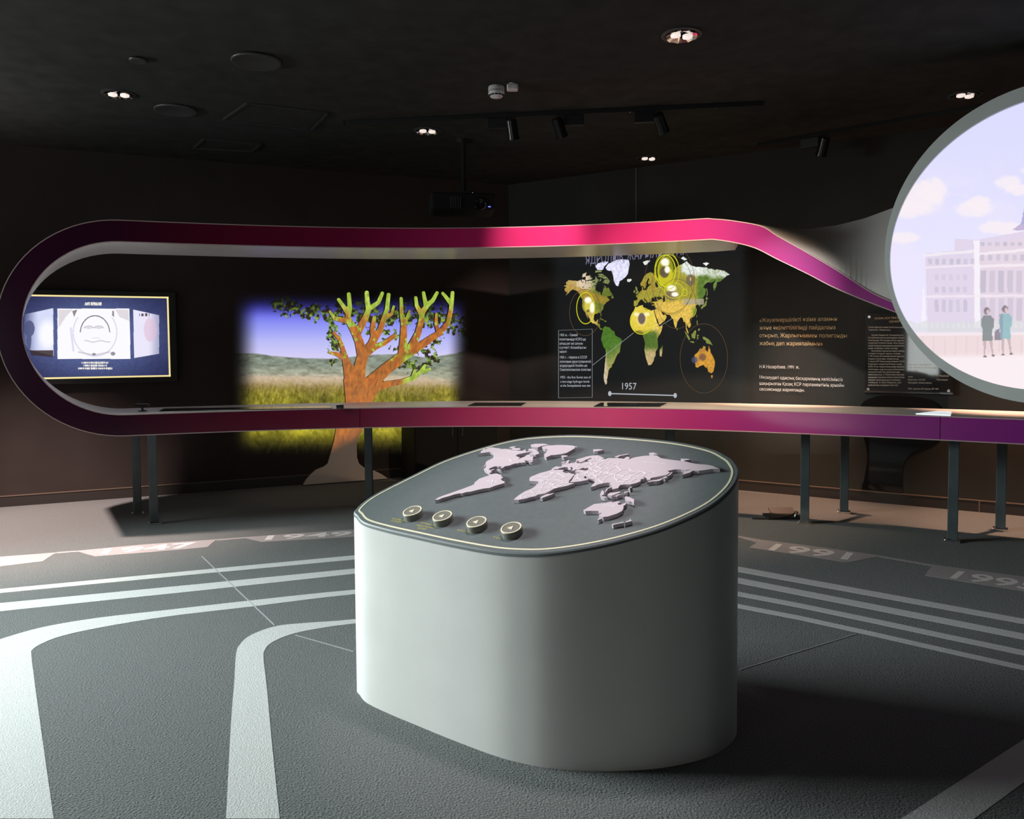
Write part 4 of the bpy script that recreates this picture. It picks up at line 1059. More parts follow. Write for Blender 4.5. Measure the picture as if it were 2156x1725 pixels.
def tv_picture(u, v):
    img = np.zeros((len(u), 3))
    nz = fbm(u / 3, v / 3)
    d = np.hypot((u - 195) / 190, (v - 710) / 110)
    img[:] = np.array([88, 100, 150]) * (1 - soft(0.3, 1.2, d))[:, None] + np.array([42, 46, 84]) * soft(0.3, 1.2, d)[:, None]
    img *= (0.9 + 0.2 * nz)[:, None]
    put(img, inpoly(u, v, [(52, 662), (112, 649), (113, 750), (60, 736), (50, 720)]), (215, 220, 250), soft(40, 85, u))
    put(img, soft(0.35, 1.0, 1.4 - np.hypot((u - 100) / 25, (v - 705) / 42)) * (u > 70) * (u < 112) * (v > 652) * (v < 738), (255, 255, 255), 0.9)
    put(img, (np.hypot((u - 62) / 11, (v - 692) / 17) < 1) | (np.hypot((u - 61) / 5, (v - 715) / 22) < 1), (78, 84, 125), 0.85)
    put(img, inpoly(u, v, [(62, 738), (112, 738), (112, 752), (66, 748)]), (60, 45, 45), 0.85)
    put(img, inpoly(u, v, [(280, 652), (335, 664), (335, 745), (283, 754)]), (236, 232, 252), 1 - 0.35 * soft(310, 335, u))
    put(img, np.hypot((u - 316) / 13, (v - 695) / 25) < 1 + 0.4 * (nz - 0.5), (226, 190, 214), 0.6)
    put(img, (v > 660) & (v < 666) & (u > 293) & (u < 315) & (np.abs((u % 8) - 4) < 2.4), (70, 50, 60), 0.8)
    put(img, inpoly(u, v, [(121, 650), (272, 650), (275, 756), (121, 756)]), (252, 251, 255))
    put(img, inpoly(u, v, [(122, 652), (153, 652), (138, 668), (124, 690)]) | inpoly(u, v, [(243, 652), (270, 652), (272, 676), (252, 668)]), (205, 198, 205), 0.6)
    put(img, inpoly(u, v, [(152, 655), (163, 652), (156, 668)]) | inpoly(u, v, [(236, 655), (240, 655), (240, 668), (236, 664)]), (120, 110, 112), 0.8)
    ln = (188, 182, 196)
    e = np.hypot((u - 200) / 31, (v - 702) / 37); put(img, (np.abs(e - 1) < 0.035) & (v < 700), (104, 96, 104), 0.8)
    e = np.hypot((u - 200) / 46, (v - 700) / 50); put(img, (np.abs(e - 1) < 0.03) & (v > 668), (205, 198, 225), 0.55)
    for ex in (187, 208): put(img, (np.abs(np.hypot((u - ex) / 9, (v - 692) / 5) - 1) < 0.28) & (v < 691), ln, 0.65); put(img, np.hypot((u - ex) / 5, (v - 691) / 2) < 1, ln, 0.5)
    put(img, (np.abs(v - 719 - 1.5 * np.sin(u / 5)) < 1.1) & (u > 178) & (u < 232), ln, 0.7)
    put(img, (np.abs(v - 712 + 0.004 * (u - 200) ** 2) < 0.8) & (u > 194) & (u < 210), ln, 0.45)
    put(img, (np.abs(v - (748 - 0.2 * np.abs(u - 198))) < 1.6) & (np.abs(u - 198) < 34), ln, 0.6)
    put(img, (np.hypot((u - 238) / 5, (v - 745) / 4) < 1) | (np.hypot((u - 198) / 4, (v - 746) / 2.5) < 1), (110, 104, 116), 0.7)
    put(img, (np.abs(u - 150 - 0.12 * (v - 700)) < 2) & (v > 690) & (v < 740), (200, 190, 232), 0.5)
    txt = np.abs((u * 0.9 + 3 * np.sin(u)) % 4 - 2) > 0.5
    for x0, x1, y in ((178, 214, 640), (172, 228, 764), (176, 225, 770), (164, 236, 776)):
        put(img, (u > x0) & (u < x1) & (np.abs(v - y) < (3.2 if y == 640 else 2)) & txt, (250, 246, 235), 0.95)
    return img


picture_grid('screen', tvP, EB, zb, zt, aTL, aTR, 420, 230, tv_picture, picture_mat('tv_picture', (0.01, 0.01, 0.01), 1.0, rough=0.2, spec=0.3), tv)


# ------------------------------------------------------------------ landscape on the back wall, projector light painted as glowing colour
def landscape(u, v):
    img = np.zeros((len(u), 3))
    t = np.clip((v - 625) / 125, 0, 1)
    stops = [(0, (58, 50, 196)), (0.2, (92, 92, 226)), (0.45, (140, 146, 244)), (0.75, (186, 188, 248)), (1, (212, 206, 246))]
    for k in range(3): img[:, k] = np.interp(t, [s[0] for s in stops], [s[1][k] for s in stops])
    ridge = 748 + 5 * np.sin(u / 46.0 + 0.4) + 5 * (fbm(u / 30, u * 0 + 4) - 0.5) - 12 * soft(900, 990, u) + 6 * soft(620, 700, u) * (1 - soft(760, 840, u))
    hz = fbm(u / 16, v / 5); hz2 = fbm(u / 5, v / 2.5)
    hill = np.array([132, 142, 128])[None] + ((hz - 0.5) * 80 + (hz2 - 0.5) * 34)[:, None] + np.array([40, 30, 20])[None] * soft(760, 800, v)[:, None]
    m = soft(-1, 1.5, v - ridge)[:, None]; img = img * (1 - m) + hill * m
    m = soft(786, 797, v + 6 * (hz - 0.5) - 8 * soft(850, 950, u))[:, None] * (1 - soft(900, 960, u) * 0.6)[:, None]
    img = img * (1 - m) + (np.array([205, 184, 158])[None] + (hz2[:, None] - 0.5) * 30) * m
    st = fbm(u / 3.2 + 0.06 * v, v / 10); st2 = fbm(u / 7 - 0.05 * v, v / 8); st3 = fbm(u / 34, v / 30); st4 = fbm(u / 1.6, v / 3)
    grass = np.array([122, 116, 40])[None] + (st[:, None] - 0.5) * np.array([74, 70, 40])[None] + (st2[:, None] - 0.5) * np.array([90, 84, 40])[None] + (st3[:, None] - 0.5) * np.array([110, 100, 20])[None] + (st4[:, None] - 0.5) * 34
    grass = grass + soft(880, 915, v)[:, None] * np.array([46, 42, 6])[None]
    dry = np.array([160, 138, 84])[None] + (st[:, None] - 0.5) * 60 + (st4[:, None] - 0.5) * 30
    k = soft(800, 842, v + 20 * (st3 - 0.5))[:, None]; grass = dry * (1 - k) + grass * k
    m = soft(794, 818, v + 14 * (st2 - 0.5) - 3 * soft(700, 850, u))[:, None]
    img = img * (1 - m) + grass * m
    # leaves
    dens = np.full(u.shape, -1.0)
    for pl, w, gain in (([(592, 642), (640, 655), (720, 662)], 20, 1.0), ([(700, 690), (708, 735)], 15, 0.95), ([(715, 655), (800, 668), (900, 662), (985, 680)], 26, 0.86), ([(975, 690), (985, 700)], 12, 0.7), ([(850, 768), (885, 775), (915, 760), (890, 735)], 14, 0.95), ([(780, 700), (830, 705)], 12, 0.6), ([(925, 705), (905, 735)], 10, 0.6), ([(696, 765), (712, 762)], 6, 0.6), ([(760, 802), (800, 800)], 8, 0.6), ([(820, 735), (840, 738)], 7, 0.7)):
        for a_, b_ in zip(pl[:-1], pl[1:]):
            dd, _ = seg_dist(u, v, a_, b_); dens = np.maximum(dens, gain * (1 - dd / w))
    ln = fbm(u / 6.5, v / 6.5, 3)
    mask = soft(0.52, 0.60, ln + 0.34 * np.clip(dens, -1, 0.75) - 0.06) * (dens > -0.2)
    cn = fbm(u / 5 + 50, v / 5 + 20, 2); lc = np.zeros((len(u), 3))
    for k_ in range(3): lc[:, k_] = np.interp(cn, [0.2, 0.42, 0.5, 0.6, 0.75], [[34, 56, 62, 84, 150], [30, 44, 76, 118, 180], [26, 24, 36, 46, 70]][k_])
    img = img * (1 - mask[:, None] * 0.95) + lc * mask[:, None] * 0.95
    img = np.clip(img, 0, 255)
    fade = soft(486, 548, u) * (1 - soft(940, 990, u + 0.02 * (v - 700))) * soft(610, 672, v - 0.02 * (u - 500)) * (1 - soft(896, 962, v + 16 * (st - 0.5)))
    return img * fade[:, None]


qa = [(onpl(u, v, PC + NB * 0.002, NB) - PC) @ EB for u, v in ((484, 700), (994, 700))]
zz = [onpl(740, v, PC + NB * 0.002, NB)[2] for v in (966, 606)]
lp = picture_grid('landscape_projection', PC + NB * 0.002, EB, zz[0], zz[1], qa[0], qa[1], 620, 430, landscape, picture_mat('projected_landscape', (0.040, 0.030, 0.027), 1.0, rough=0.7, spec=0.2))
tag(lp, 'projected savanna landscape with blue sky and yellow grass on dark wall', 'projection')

# ------------------------------------------------------------------ tree cutout in front of it
TW = lambda u, v, off=0.10: onpl(u, v, PC + NB * off, NB)
zt_ = lambda x, y, r: (560 + x / 4.9, 580 + y / 4.9, r / 4.9)
BR = [
 [(905, 1180, 88), (866, 1000, 60), (825, 880, 36), (800, 780, 24), (765, 670, 18), (700, 590, 14)],
 [(795, 840, 28), (730, 812, 22), (655, 795, 13)],
 [(930, 1180, 95), (965, 960, 60), (1000, 830, 55), (965, 690, 44), (930, 600, 42), (870, 490, 35), (845, 430, 28), (865, 340, 24), (855, 195, 20)],
 [(845, 390, 24), (800, 320, 21), (750, 250, 17)],
 [(840, 470, 28), (710, 445, 20), (660, 375, 13)],
 [(1015, 820, 50), (1090, 700, 34), (1110, 640, 28), (1100, 550, 24), (1118, 440, 20)],
 [(1110, 680, 34), (1180, 560, 30), (1220, 440, 26), (1248, 350, 22), (1265, 200, 20)],
 [(1235, 430, 20), (1295, 400, 16), (1318, 322, 12)],
 [(1060, 790, 34), (1130, 740, 28), (1220, 700, 24), (1335, 620, 19)],
 [(955, 580, 36), (1030, 430, 32), (1060, 350, 28), (1045, 270, 25), (1040, 180, 22)],
 [(1065, 345, 25), (1160, 280, 21), (1200, 185, 18)],
 [(950, 1260, 110), (1080, 1110, 68), (1250, 960, 60), (1420, 830, 55), (1560, 750, 40), (1720, 640, 32), (1800, 590, 28), (1880, 490, 24), (1910, 350, 22), (1925, 180, 19)],
 [(1905, 290, 20), (1870, 240, 19), (1825, 185, 16)],
 [(1785, 595, 22), (1755, 500, 17), (1758, 400, 13)],
 [(1415, 830, 50), (1420, 650, 35), (1425, 520, 30), (1400, 400, 20), (1395, 240, 17)],
 [(1430, 490, 22), (1460, 430, 17), (1480, 370, 12)],
 [(1470, 800, 45), (1570, 600, 32), (1600, 480, 28), (1610, 390, 28), (1660, 310, 25), (1720, 260, 21), (1765, 180, 17)],
 [(1605, 410, 25), (1555, 310, 20), (1545, 230, 16)],
 [(1650, 310, 23), (1625, 180, 17)],
 [(1030, 1200, 80), (1150, 1150, 45), (1270, 1120, 30), (1400, 1100, 28), (1520, 1060, 24), (1590, 1000, 20), (1640, 930, 14)],
 [(1585, 1005, 18), (1690, 965, 13)], [(1510, 1060, 18), (1535, 980, 12)]]
TRUNK = [(724, 800), (726, 812), (728, 851), (717, 880), (707.6, 902), (704, 926), (696.5, 954), (690, 976.5), (681.6, 983), (665, 989.5), (654, 999), (644.5, 1010), (638, 1021.4), (817, 1008), (804, 999), (785.5, 990), (767, 985), (756, 976.5), (751.8, 963.5), (751, 935.7), (755, 919), (761.4, 909.7), (766, 900), (774, 880), (781, 851), (790, 835), (800, 815)]
stp = 1.4
gu, gv = np.meshgrid(np.arange(630, 970, stp), np.arange(608, 1026, stp)); gs = gu.shape
x_, y_ = gu.ravel(), gv.ravel()


def tree_sdf(x, y):
    d = np.full(x.shape, 1e9)
    for b in BR:
        q = [zt_(*p) for p in b]
        for a, c in zip(q[:-1], q[1:]):
            dd, t = seg_dist(x, y, a[:2], c[:2]); d = np.minimum(d, dd - (a[2] + (c[2] - a[2]) * t))
    dp = np.full(x.shape, 1e9)
    for i in range(len(TRUNK)):
        dd, _ = seg_dist(x, y, TRUNK[i], TRUNK[(i + 1) % len(TRUNK)]); dp = np.minimum(dp, dd)
    dp = np.where(inpoly(x, y, TRUNK), -dp, dp)
    k = 4.0; h = np.clip(0.5 + 0.5 * (dp - d) / k, 0, 1)
    return dp * (1 - h) + d * h - k * h * (1 - h)


sd = tree_sdf(x_, y_)
for it in range(2):                                   # pull the border vertices onto the outline
    nb = np.abs(sd) < stp * 0.75
    e = 0.3; xx, yy = x_[nb], y_[nb]
    gx = (tree_sdf(xx + e, yy) - tree_sdf(xx - e, yy)) / (2 * e); gy = (tree_sdf(xx, yy + e) - tree_sdf(xx, yy - e)) / (2 * e)
    g2 = np.maximum(gx * gx + gy * gy, 0.3); x_[nb] = xx - sd[nb] * gx / g2; y_[nb] = yy - sd[nb] * gy / g2
    sd[nb] = np.where(it == 0, tree_sdf(x_[nb], y_[nb]), -0.001)
idx = np.arange(x_.size).reshape(gs)
Q = np.stack([idx[:-1, :-1], idx[1:, :-1], idx[1:, 1:], idx[:-1, 1:]], -1).reshape(-1, 4)
Q = Q[(sd[Q] <= 0.02).all(1)]
used = np.unique(Q); mp = -np.ones(x_.size, int); mp[used] = np.arange(len(used)); Q = mp[Q]; ux, uy = x_[used], y_[used]
P = np.array([TW(a, b) for a, b in zip(ux, uy)])
ed = {}
for f in Q.tolist():
    for k in range(4): ed[(f[k], f[(k + 1) % 4])] = 1
bd = [(a, b) for (a, b) in ed if (b, a) not in ed]
rim = sorted({i for e_ in bd for i in e_}); rm = {v: len(P) + k for k, v in enumerate(rim)}
V = np.vstack([P, P[rim] - NB * 0.05])
Fc = Q[:, ::-1].tolist() if True else Q.tolist()
nf = len(Fc); Fc += [[a, b, rm[b], rm[a]] for a, b in bd]
loc = np.array([P[:, 0].mean(), P[:, 1].mean(), 0])
# bark on the upper white board, projector light painted as glowing colour
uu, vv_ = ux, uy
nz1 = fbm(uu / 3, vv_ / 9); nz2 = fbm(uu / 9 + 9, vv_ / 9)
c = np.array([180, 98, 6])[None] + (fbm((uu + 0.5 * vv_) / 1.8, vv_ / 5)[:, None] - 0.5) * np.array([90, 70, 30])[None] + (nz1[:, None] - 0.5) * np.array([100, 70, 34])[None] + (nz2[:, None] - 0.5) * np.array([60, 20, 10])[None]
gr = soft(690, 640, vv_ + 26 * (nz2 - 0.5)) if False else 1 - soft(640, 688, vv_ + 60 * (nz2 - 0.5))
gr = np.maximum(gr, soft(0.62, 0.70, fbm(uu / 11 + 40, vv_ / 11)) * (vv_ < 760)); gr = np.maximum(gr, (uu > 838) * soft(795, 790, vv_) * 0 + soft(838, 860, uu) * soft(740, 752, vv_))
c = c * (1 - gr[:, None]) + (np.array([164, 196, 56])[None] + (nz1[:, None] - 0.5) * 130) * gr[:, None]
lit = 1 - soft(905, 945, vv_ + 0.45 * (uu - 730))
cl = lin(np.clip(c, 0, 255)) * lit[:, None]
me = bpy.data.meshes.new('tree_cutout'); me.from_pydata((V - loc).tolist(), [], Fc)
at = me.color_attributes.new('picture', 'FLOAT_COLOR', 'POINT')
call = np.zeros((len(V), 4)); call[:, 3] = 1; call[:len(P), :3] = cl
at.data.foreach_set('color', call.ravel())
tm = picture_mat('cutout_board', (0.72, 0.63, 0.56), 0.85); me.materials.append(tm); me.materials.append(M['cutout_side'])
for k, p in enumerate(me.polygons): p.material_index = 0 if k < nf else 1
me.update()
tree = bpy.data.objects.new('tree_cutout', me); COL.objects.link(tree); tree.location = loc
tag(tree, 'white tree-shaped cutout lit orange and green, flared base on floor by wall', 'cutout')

# ------------------------------------------------------------------ projected world map on the right wall
MP = PC + NR * 0.003
MC = [((-71, -54.5), (1278, 808)), ((-167, 66), (1190, 603)), ((-43, 60), (1300, 603)), ((-22, 72), (1325, 570)), ((20, -34.8), (1367, 772)), ((-17, 14), (1327, 676)), ((51, 11.8), (1397, 682)), ((77.5, 8), (1424, 695)), ((153, -28), (1506, 765)), ((115, -33), (1460, 772)), ((143, -11), (1488, 731)), ((146, -43), (1498, 789)), ((157, 51), (1508, 608)), ((188, 66), (1533, 580)), ((-35, -7), (1311, 720)), ((-80.5, 25.2), (1263, 664)), ((47, -25), (1390, 757)), ((104, 77), (1440, 556)), ((-9, 38), (1336, 645)), ((121, 28), (1472, 655)), ((-117, 32), (1229, 660)), ((-80, 9), (1263, 693)), ((-19, 65), (1325, 592))]
X_, Y_ = [], []
for (lo, la), px in MC:
    q = onpl(*px, MP, NR); X_.append([(q - MP) @ ER, q[2]]); Y_.append([1, lo, merc(la), lo * merc(la), lo * lo, merc(la) ** 2])
CM = np.linalg.lstsq(np.array(Y_), np.array(X_), rcond=None)[0]


def on_map(lo, la):
    m_ = merc(la); return np.array([1, lo, m_, lo * m_, lo * lo, m_ * m_]) @ CM


polys = {}
for nm, pl in LAND.items():
    pts = []
    for lo, la in (dense(pl, 4) if nm in CONT else pl):
        a, z = on_map(lo, la); w = MP + ER * a; w = np.array([w[0], w[1], z]); pu, pv = proj(w); pts.append((pu, pv))
    polys[nm] = pts
GLOW = [(1238, 632, 9, 8), (1247, 648, 6, 14), (1400, 552, 11, 10), (1405, 568, 7, 9), (1414, 607, 12, 8), (1421, 620, 9, 6)]


def world_map(u, v):
    img = np.zeros((len(u), 3)); img[:] = (19, 21, 23)
    img += (fbm(u / 4, v / 4)[:, None] - 0.5) * 6
    n1 = fbm(u / 9, v / 9); n2 = fbm(u / 3, v / 3)
    green = np.array([84, 112, 44]); sand = np.array([214, 184, 92]); pale = np.array([226, 206, 176]); ice = np.array([224, 224, 252]); olive = np.array([148, 140, 52]); snow = np.array([226, 232, 226])
    for nm, pl in polys.items():
        if nm.startswith('new_z'): continue
        bx = (u > min(p[0] for p in pl) - 1) & (u < max(p[0] for p in pl) + 1) & (v > min(p[1] for p in pl) - 1) & (v < max(p[1] for p in pl) + 1)
        ii = np.where(bx)[0]
        if len(ii) == 0: continue
        ii = ii[inpoly(u[ii], v[ii], pl)]
        if len(ii) == 0: continue
        U, V_ = u[ii], v[ii]
        w = lambda a, b, x: soft(a, b, x)[:, None]
        if nm in ('greenland', 'ellesmere'): c = np.tile(ice, (len(ii), 1))
        elif nm in ('north_america', 'baffin', 'victoria', 'ellesmere', 'banks', 'devon', 'newfoundland', 'cuba', 'hispaniola'):
            t = V_ + 0.25 * (U - 1230) + 14 * (n1[ii] - 0.5)
            c = pale * (1 - w(600, 622, t)) + olive * w(600, 622, t); c = c * (1 - w(1246, 1264, U - 0.2 * (V_ - 640))) + (c * 0.35 + green * 0.65) * w(1246, 1264, U - 0.2 * (V_ - 640))
            k = (np.abs(V_ - 618 - 0.35 * (U - 1230)) < 9)[:, None] * 0.6; c = c * (1 - k) + np.array([176, 136, 50]) * k
            k = w(650, 670, V_) * (1 - w(1250, 1262, U)); c = c * (1 - k) + sand * k
            k = (1 - w(1205, 1225, U)) * 0.75; c = c * (1 - k) + np.array([178, 148, 70]) * k
        elif nm == 'south_america':
            c = np.tile(green * [0.9, 1.05, 0.9], (len(ii), 1)); k = w(718, 780, V_ + 0.6 * (U - 1290)); c = c * (1 - k) + np.array([168, 160, 92]) * k
            k = 1 - w(1272, 1279, U - 0.08 * (V_ - 740)); k *= w(735, 745, V_); c = c * (1 - k) + np.array([206, 190, 160]) * k
        elif nm in ('africa', 'madagascar'):
            c = np.tile(np.array([232, 204, 96]), (len(ii), 1)); k = w(690, 704, V_ + 6 * (n1[ii] - 0.5)); c = c * (1 - k) + green * k
            k = w(728, 745, V_); c = c * (1 - k) + np.array([196, 174, 120]) * k; k = w(1378, 1392, U) * w(670, 690, V_) * (1 - w(700, 730, V_)); c = c * (1 - k) + sand * k
        elif nm in ('australia', 'tasmania'):
            c = np.tile(np.array([208, 150, 54]), (len(ii), 1)); k = ((n1[ii] < 0.42) * 0.4)[:, None]; c = c * (1 - k) + np.array([150, 110, 70]) * k
        elif nm == 'eurasia':
            c = np.tile(olive * 1.1, (len(ii), 1))
            k = w(626, 640, V_ + 10 * (n1[ii] - 0.5)) * w(1372, 1384, U); c = c * (1 - k) + np.array([226, 190, 84]) * k
            k = w(1462, 1474, U) * (1 - w(640, 655, V_)); c = c * (1 - k) + green * 1.1 * k
            k = w(1452, 1464, U) * w(640, 652, V_); c = c * (1 - k) + np.array([140, 156, 50]) * k
            t = V_ - 0.12 * (U - 1400) + 16 * (n1[ii] - 0.5)
            k = (1 - w(566, 578, t)) * w(1428, 1440, U); c = c * (1 - k) + snow * k
            k = ((n2[ii] > 0.55) * (U > 1480) * (V_ < 606))[:, None] * 0.6; c = c * (1 - k) + np.array([126, 142, 84]) * k
            k = w(1440, 1420, U) * 0 + ((U < 1380) * (n1[ii] > 0.55) * (V_ < 625))[:, None] * 0.5; c = c * (1 - k) + np.array([170, 128, 50]) * k
        elif nm in ('novaya_zemlya', 'svalbard', 'severnaya', 'new_siberian', 'iceland'): c = np.tile(snow, (len(ii), 1))
        else: c = np.tile(np.array([130, 140, 66]), (len(ii), 1))
        img[ii] = c * (0.82 + 0.36 * n2[ii])[:, None]
    # seas inside the land
    for cx, cy, rx, ry in ((1388, 628, 6, 3), (1365, 640, 14, 3), (1373, 650, 8, 4), (1263, 604, 9, 12), (1398, 630, 2.5, 7), (1383, 598, 3, 8)):
        put(img, np.hypot((u - cx) / rx, (v - cy) / ry) + 0.7 * (n2 - 0.5) < 1, (22, 24, 26), 0.9)
    put(img, (n2 > 0.6) & (u > 1222) & (u < 1285) & (v < 606) & (v > 574), (22, 24, 26), 0.8)
    # glowing blasts
    d = np.hypot((u - 1351) / 24, (v - 676) / 27)
    put(img, (1 - soft(0.9, 1.05, d)), (226, 206, 60), 0.6); put(img, 1 - soft(0.6, 1.0, np.hypot((u - 1351) / 15, (v - 672) / 18)), (248, 226, 130), 0.7); put(img, (1 - soft(0.7, 1.0, np.hypot((u - 1351) / 9, (v - 671) / 14))), (98, 84, 90), 0.9)
    for s in (-1, 1): put(img, 1 - soft(0.4, 1.0, np.hypot((u - 1351 - s * 11) / 8, (v - 662) / 6)), (255, 250, 200), 0.9)
    d = np.hypot((u - 1401) / 19, (v - 570) / 34); put(img, (1 - soft(0.85, 1.0, d)) * (0.45 + 0.35 * np.sin(d * 40) ** 2), (224, 220, 30), 1)
    put(img, 1 - soft(0.75, 1.0, np.hypot((u - 1399) / 11, (v - 573) / 14)), (92, 78, 66), 0.9)
    put(img, 1 - soft(0.7, 1.0, np.hypot((u - 1454) / 11, (v - 590) / 14)), (110, 100, 88), 0.85)
    put(img, 1 - soft(0.7, 1.0, np.hypot((u - 1414) / 15, (v - 622) / 12)), (120, 100, 84), 0.8)
    put(img, 1 - soft(0.5, 1.0, np.hypot((u - 1462) / 8, (v - 758) / 9)), (76, 82, 120), 0.8); put(img, 1 - soft(0.5, 1.0, np.hypot((u - 1479) / 10, (v - 752) / 10)), (120, 84, 66), 0.85)
    put(img, 1 - soft(0.5, 1.0, np.hypot((u - 1240) / 13, (v - 644) / 20)), (238, 226, 90), 0.75)
    for x, y, rx, ry in GLOW: put(img, 1 - soft(0.55, 1.1, np.hypot((u - x) / rx, (v - y) / ry)), (255, 253, 236))
    put(img, 1 - soft(0.6, 1, np.hypot((u - 1238) / 4, (v - 655) / 4)), (100, 84, 50), 0.8)
    put(img, 1 - soft(0.6, 1, np.hypot((u - 1454) / 2, (v - 588) / 5)), (230, 190, 110), 0.9)
    put(img, (np.abs(v - 635.5) < 6) & (u > 1438) & (u < 1482), (176, 166, 140), 0.85)
    f = soft(1145, 1185, u) * (1 - soft(1555, 1582, u)) * soft(496, 510, v)
    return np.clip(img, 0, 255) * f[:, None]


qa = [(onpl(u, 700, MP, NR) - MP) @ ER for u in (1142, 1584)]
zz = [onpl(1360, v, MP, NR)[2] for v in (850, 498)]
wm = empty('map_projection', tuple(MP + ER * sum(qa) / 2 + np.array([0, 0, zz[0]])), 'projected dark world map with green and yellow continents on right wall', 'projection')
picture_grid('map_image', MP, ER, zz[0], zz[1], qa[0], qa[1], 620, 480, world_map, picture_mat('projected_map', (0.034, 0.034, 0.031), 1.0, rough=0.65, spec=0.2), wm)
WR = lambda u, v, off=0.009: onpl(u, v, PC + NR * off, NR)


def wall_line(name, s, a, b, hpx, m, parent, off=0.009):
    p0, p1 = WR(*a, off), WR(*b, off); t = WR(a[0], a[1] - hpx, off)
    V, Fc = text_on(s, p0, p1, np.array([0, 0, t[2] - p0[2]]))
    return mobj(name, V, Fc, m, parent)


def wall_stroke(name, pts, w, m, parent, closed=False, off=0.009):
    P = [WR(u, v, off) for u, v in pts]; n_ = len(P); V, Fc = [], []
    for i in range(n_):
        a = P[i - 1] if (closed or i) else P[i]; b = P[(i + 1) % n_] if (closed or i < n_ - 1) else P[i]
        t = (b - a) / np.linalg.norm(b - a); nn = np.cross(t, NR); V += [P[i] - nn * w, P[i] + nn * w]
    for i in range(n_ if closed else n_ - 1):
        j = (i + 1) % n_; Fc.append((2 * i, 2 * i + 1, 2 * j + 1, 2 * j))
    return mobj(name, V, Fc, m, parent)


ell = lambda cx, cy, rx, ry, k=48, a0=0, a1=2 * math.pi: [(cx + rx * math.cos(a0 + (a1 - a0) * i / k), cy + ry * math.sin(a0 + (a1 - a0) * i / k)) for i in range(k)]
wall_line('map_title', 'ЯДРОЛЫҚ ЖАРЫЛЫСТАР', (1233, 557), (1446, 536), 20, M['map_text_dim'], wm)
wall_line('year_number', '1957', (1310, 820), (1340, 820.5), 14, M['map_text'], wm)
for k, (s, a, b) in enumerate([('1955 ж. - Семей', (1179, 708), (1216, 708)), ('полигонында КСРО-да', (1178, 717), (1233, 717)), ('алғаш рет екі сатылы', (1178, 726), (1227, 726)), ('сутегі бомбасы', (1178, 734.5), (1234, 734.5)), ('сынақтан өтті', (1178, 743), (1193, 743)),
     ('1955 г. - первое в СССР', (1179, 755), (1236, 755)), ('испытание двухступенчатой', (1179, 764), (1244, 764)), ('водородной бомбы на', (1179, 772.5), (1236, 772.5)), ('Семипалатинском полигоне', (1179, 781), (1244, 781)),
     ('1955 - the first Soviet test of', (1180, 797), (1244, 797)), ('a two-stage hydrogen bomb', (1180, 806), (1241, 806)), ('at the Semipalatinsk test site', (1180, 814.5), (1243, 814.5))]):
    wall_line('text_line', s, a, b, 5.2, M['map_text'], wm)
wall_stroke('text_frame', [(1176, 696), (1247, 693), (1247, 837), (1176, 838)], 0.0022, M['map_line'], wm, True)
wall_stroke('pointer_line', [(1248, 769), (1334, 701)], 0.0022, M['map_line'], wm); wall_stroke('pointer_line', [(1391, 686), (1415, 671)], 0.0018, M['map_line'], wm)
wall_stroke('slider_bar', [(1285, 829), (1421, 833)], 0.006, M['map_text'], wm)
for x, y in ((1284, 829), (1421.5, 833)): mobj('slider_knob', *prism([WR(*p, 0.008) for p in ell(x, y, 3.6, 5.2, 16)], tuple(NR * 0.001)), M['map_text'], wm)
for nm_, cx, cy, rx, ry, w, m_ in (('blast_ring', 1233, 649, 19, 33, 0.0045, 'map_yellow'), ('blast_ring', 1232, 658, 33, 49, 0.0025, 'map_ring_dim'), ('blast_ring', 1401, 570, 21, 33, 0.0055, 'map_yellow'), ('blast_ring', 1404, 571, 26, 40, 0.0025, 'map_yellow'), ('blast_ring', 1351, 676, 24, 28, 0.004, 'map_yellow'), ('blast_ring', 1419, 612, 20, 16, 0.003, 'map_yellow'), ('blast_ring', 1482, 755, 50, 73, 0.0022, 'map_ring_dim'), ('blast_ring', 1415, 600, 42, 62, 0.002, 'map_ring_dim'), ('blast_ring', 1410, 588, 52, 72, 0.002, 'map_ring_dim'), ('blast_ring', 1425, 640, 40, 52, 0.002, 'map_ring_dim'), ('blast_ring', 1441, 616, 6, 7, 0.003, 'map_yellow'), ('blast_ring', 1408, 572, 22, 36, 0.003, 'map_yellow')):
    wall_stroke(nm_, ell(cx, cy, rx, ry), w, M[m_], wm, True, 0.0095)

# ------------------------------------------------------------------ lettering on the right wall
q = WR(1690, 826, 0)
wq = empty('wall_quotation', tuple(q), 'gold and white quotation lettering on the dark wall beside the glass panel', 'lettering')
for s, a, b in (('«Жауапкершілікті өзіме аламын', (1599, 678.5), (1762, 675.5)), ('және өкілеттілігімді пайдалана', (1599, 694.5), (1759, 693.5)), ('отырып, Жарлығыммен полигонды', (1599, 710.5), (1783, 711)), ('жабық деп жариялаймын»', (1599, 727), (1732, 728))):
    wall_line('quotation_line', s, a, b, 8.3, M['gold_paint'], wq)
for s, a, b in (('Н.Ә.Назарбаев. 1991 ж.', (1599, 775.5), (1683, 776.5)), ('Мәскеудегі одақтық басқарманың келісімінсіз', (1599, 797.5), (1774, 803)), ('шақырылған Қазақ КСР парламентінің арнайы', (1599, 810.5), (1777, 815)), ('сессиясында жарияланды.', (1599, 822.5), (1694, 825))):
    wall_line('source_line', s, a, b, 6.6, M['white_paint'], wq)

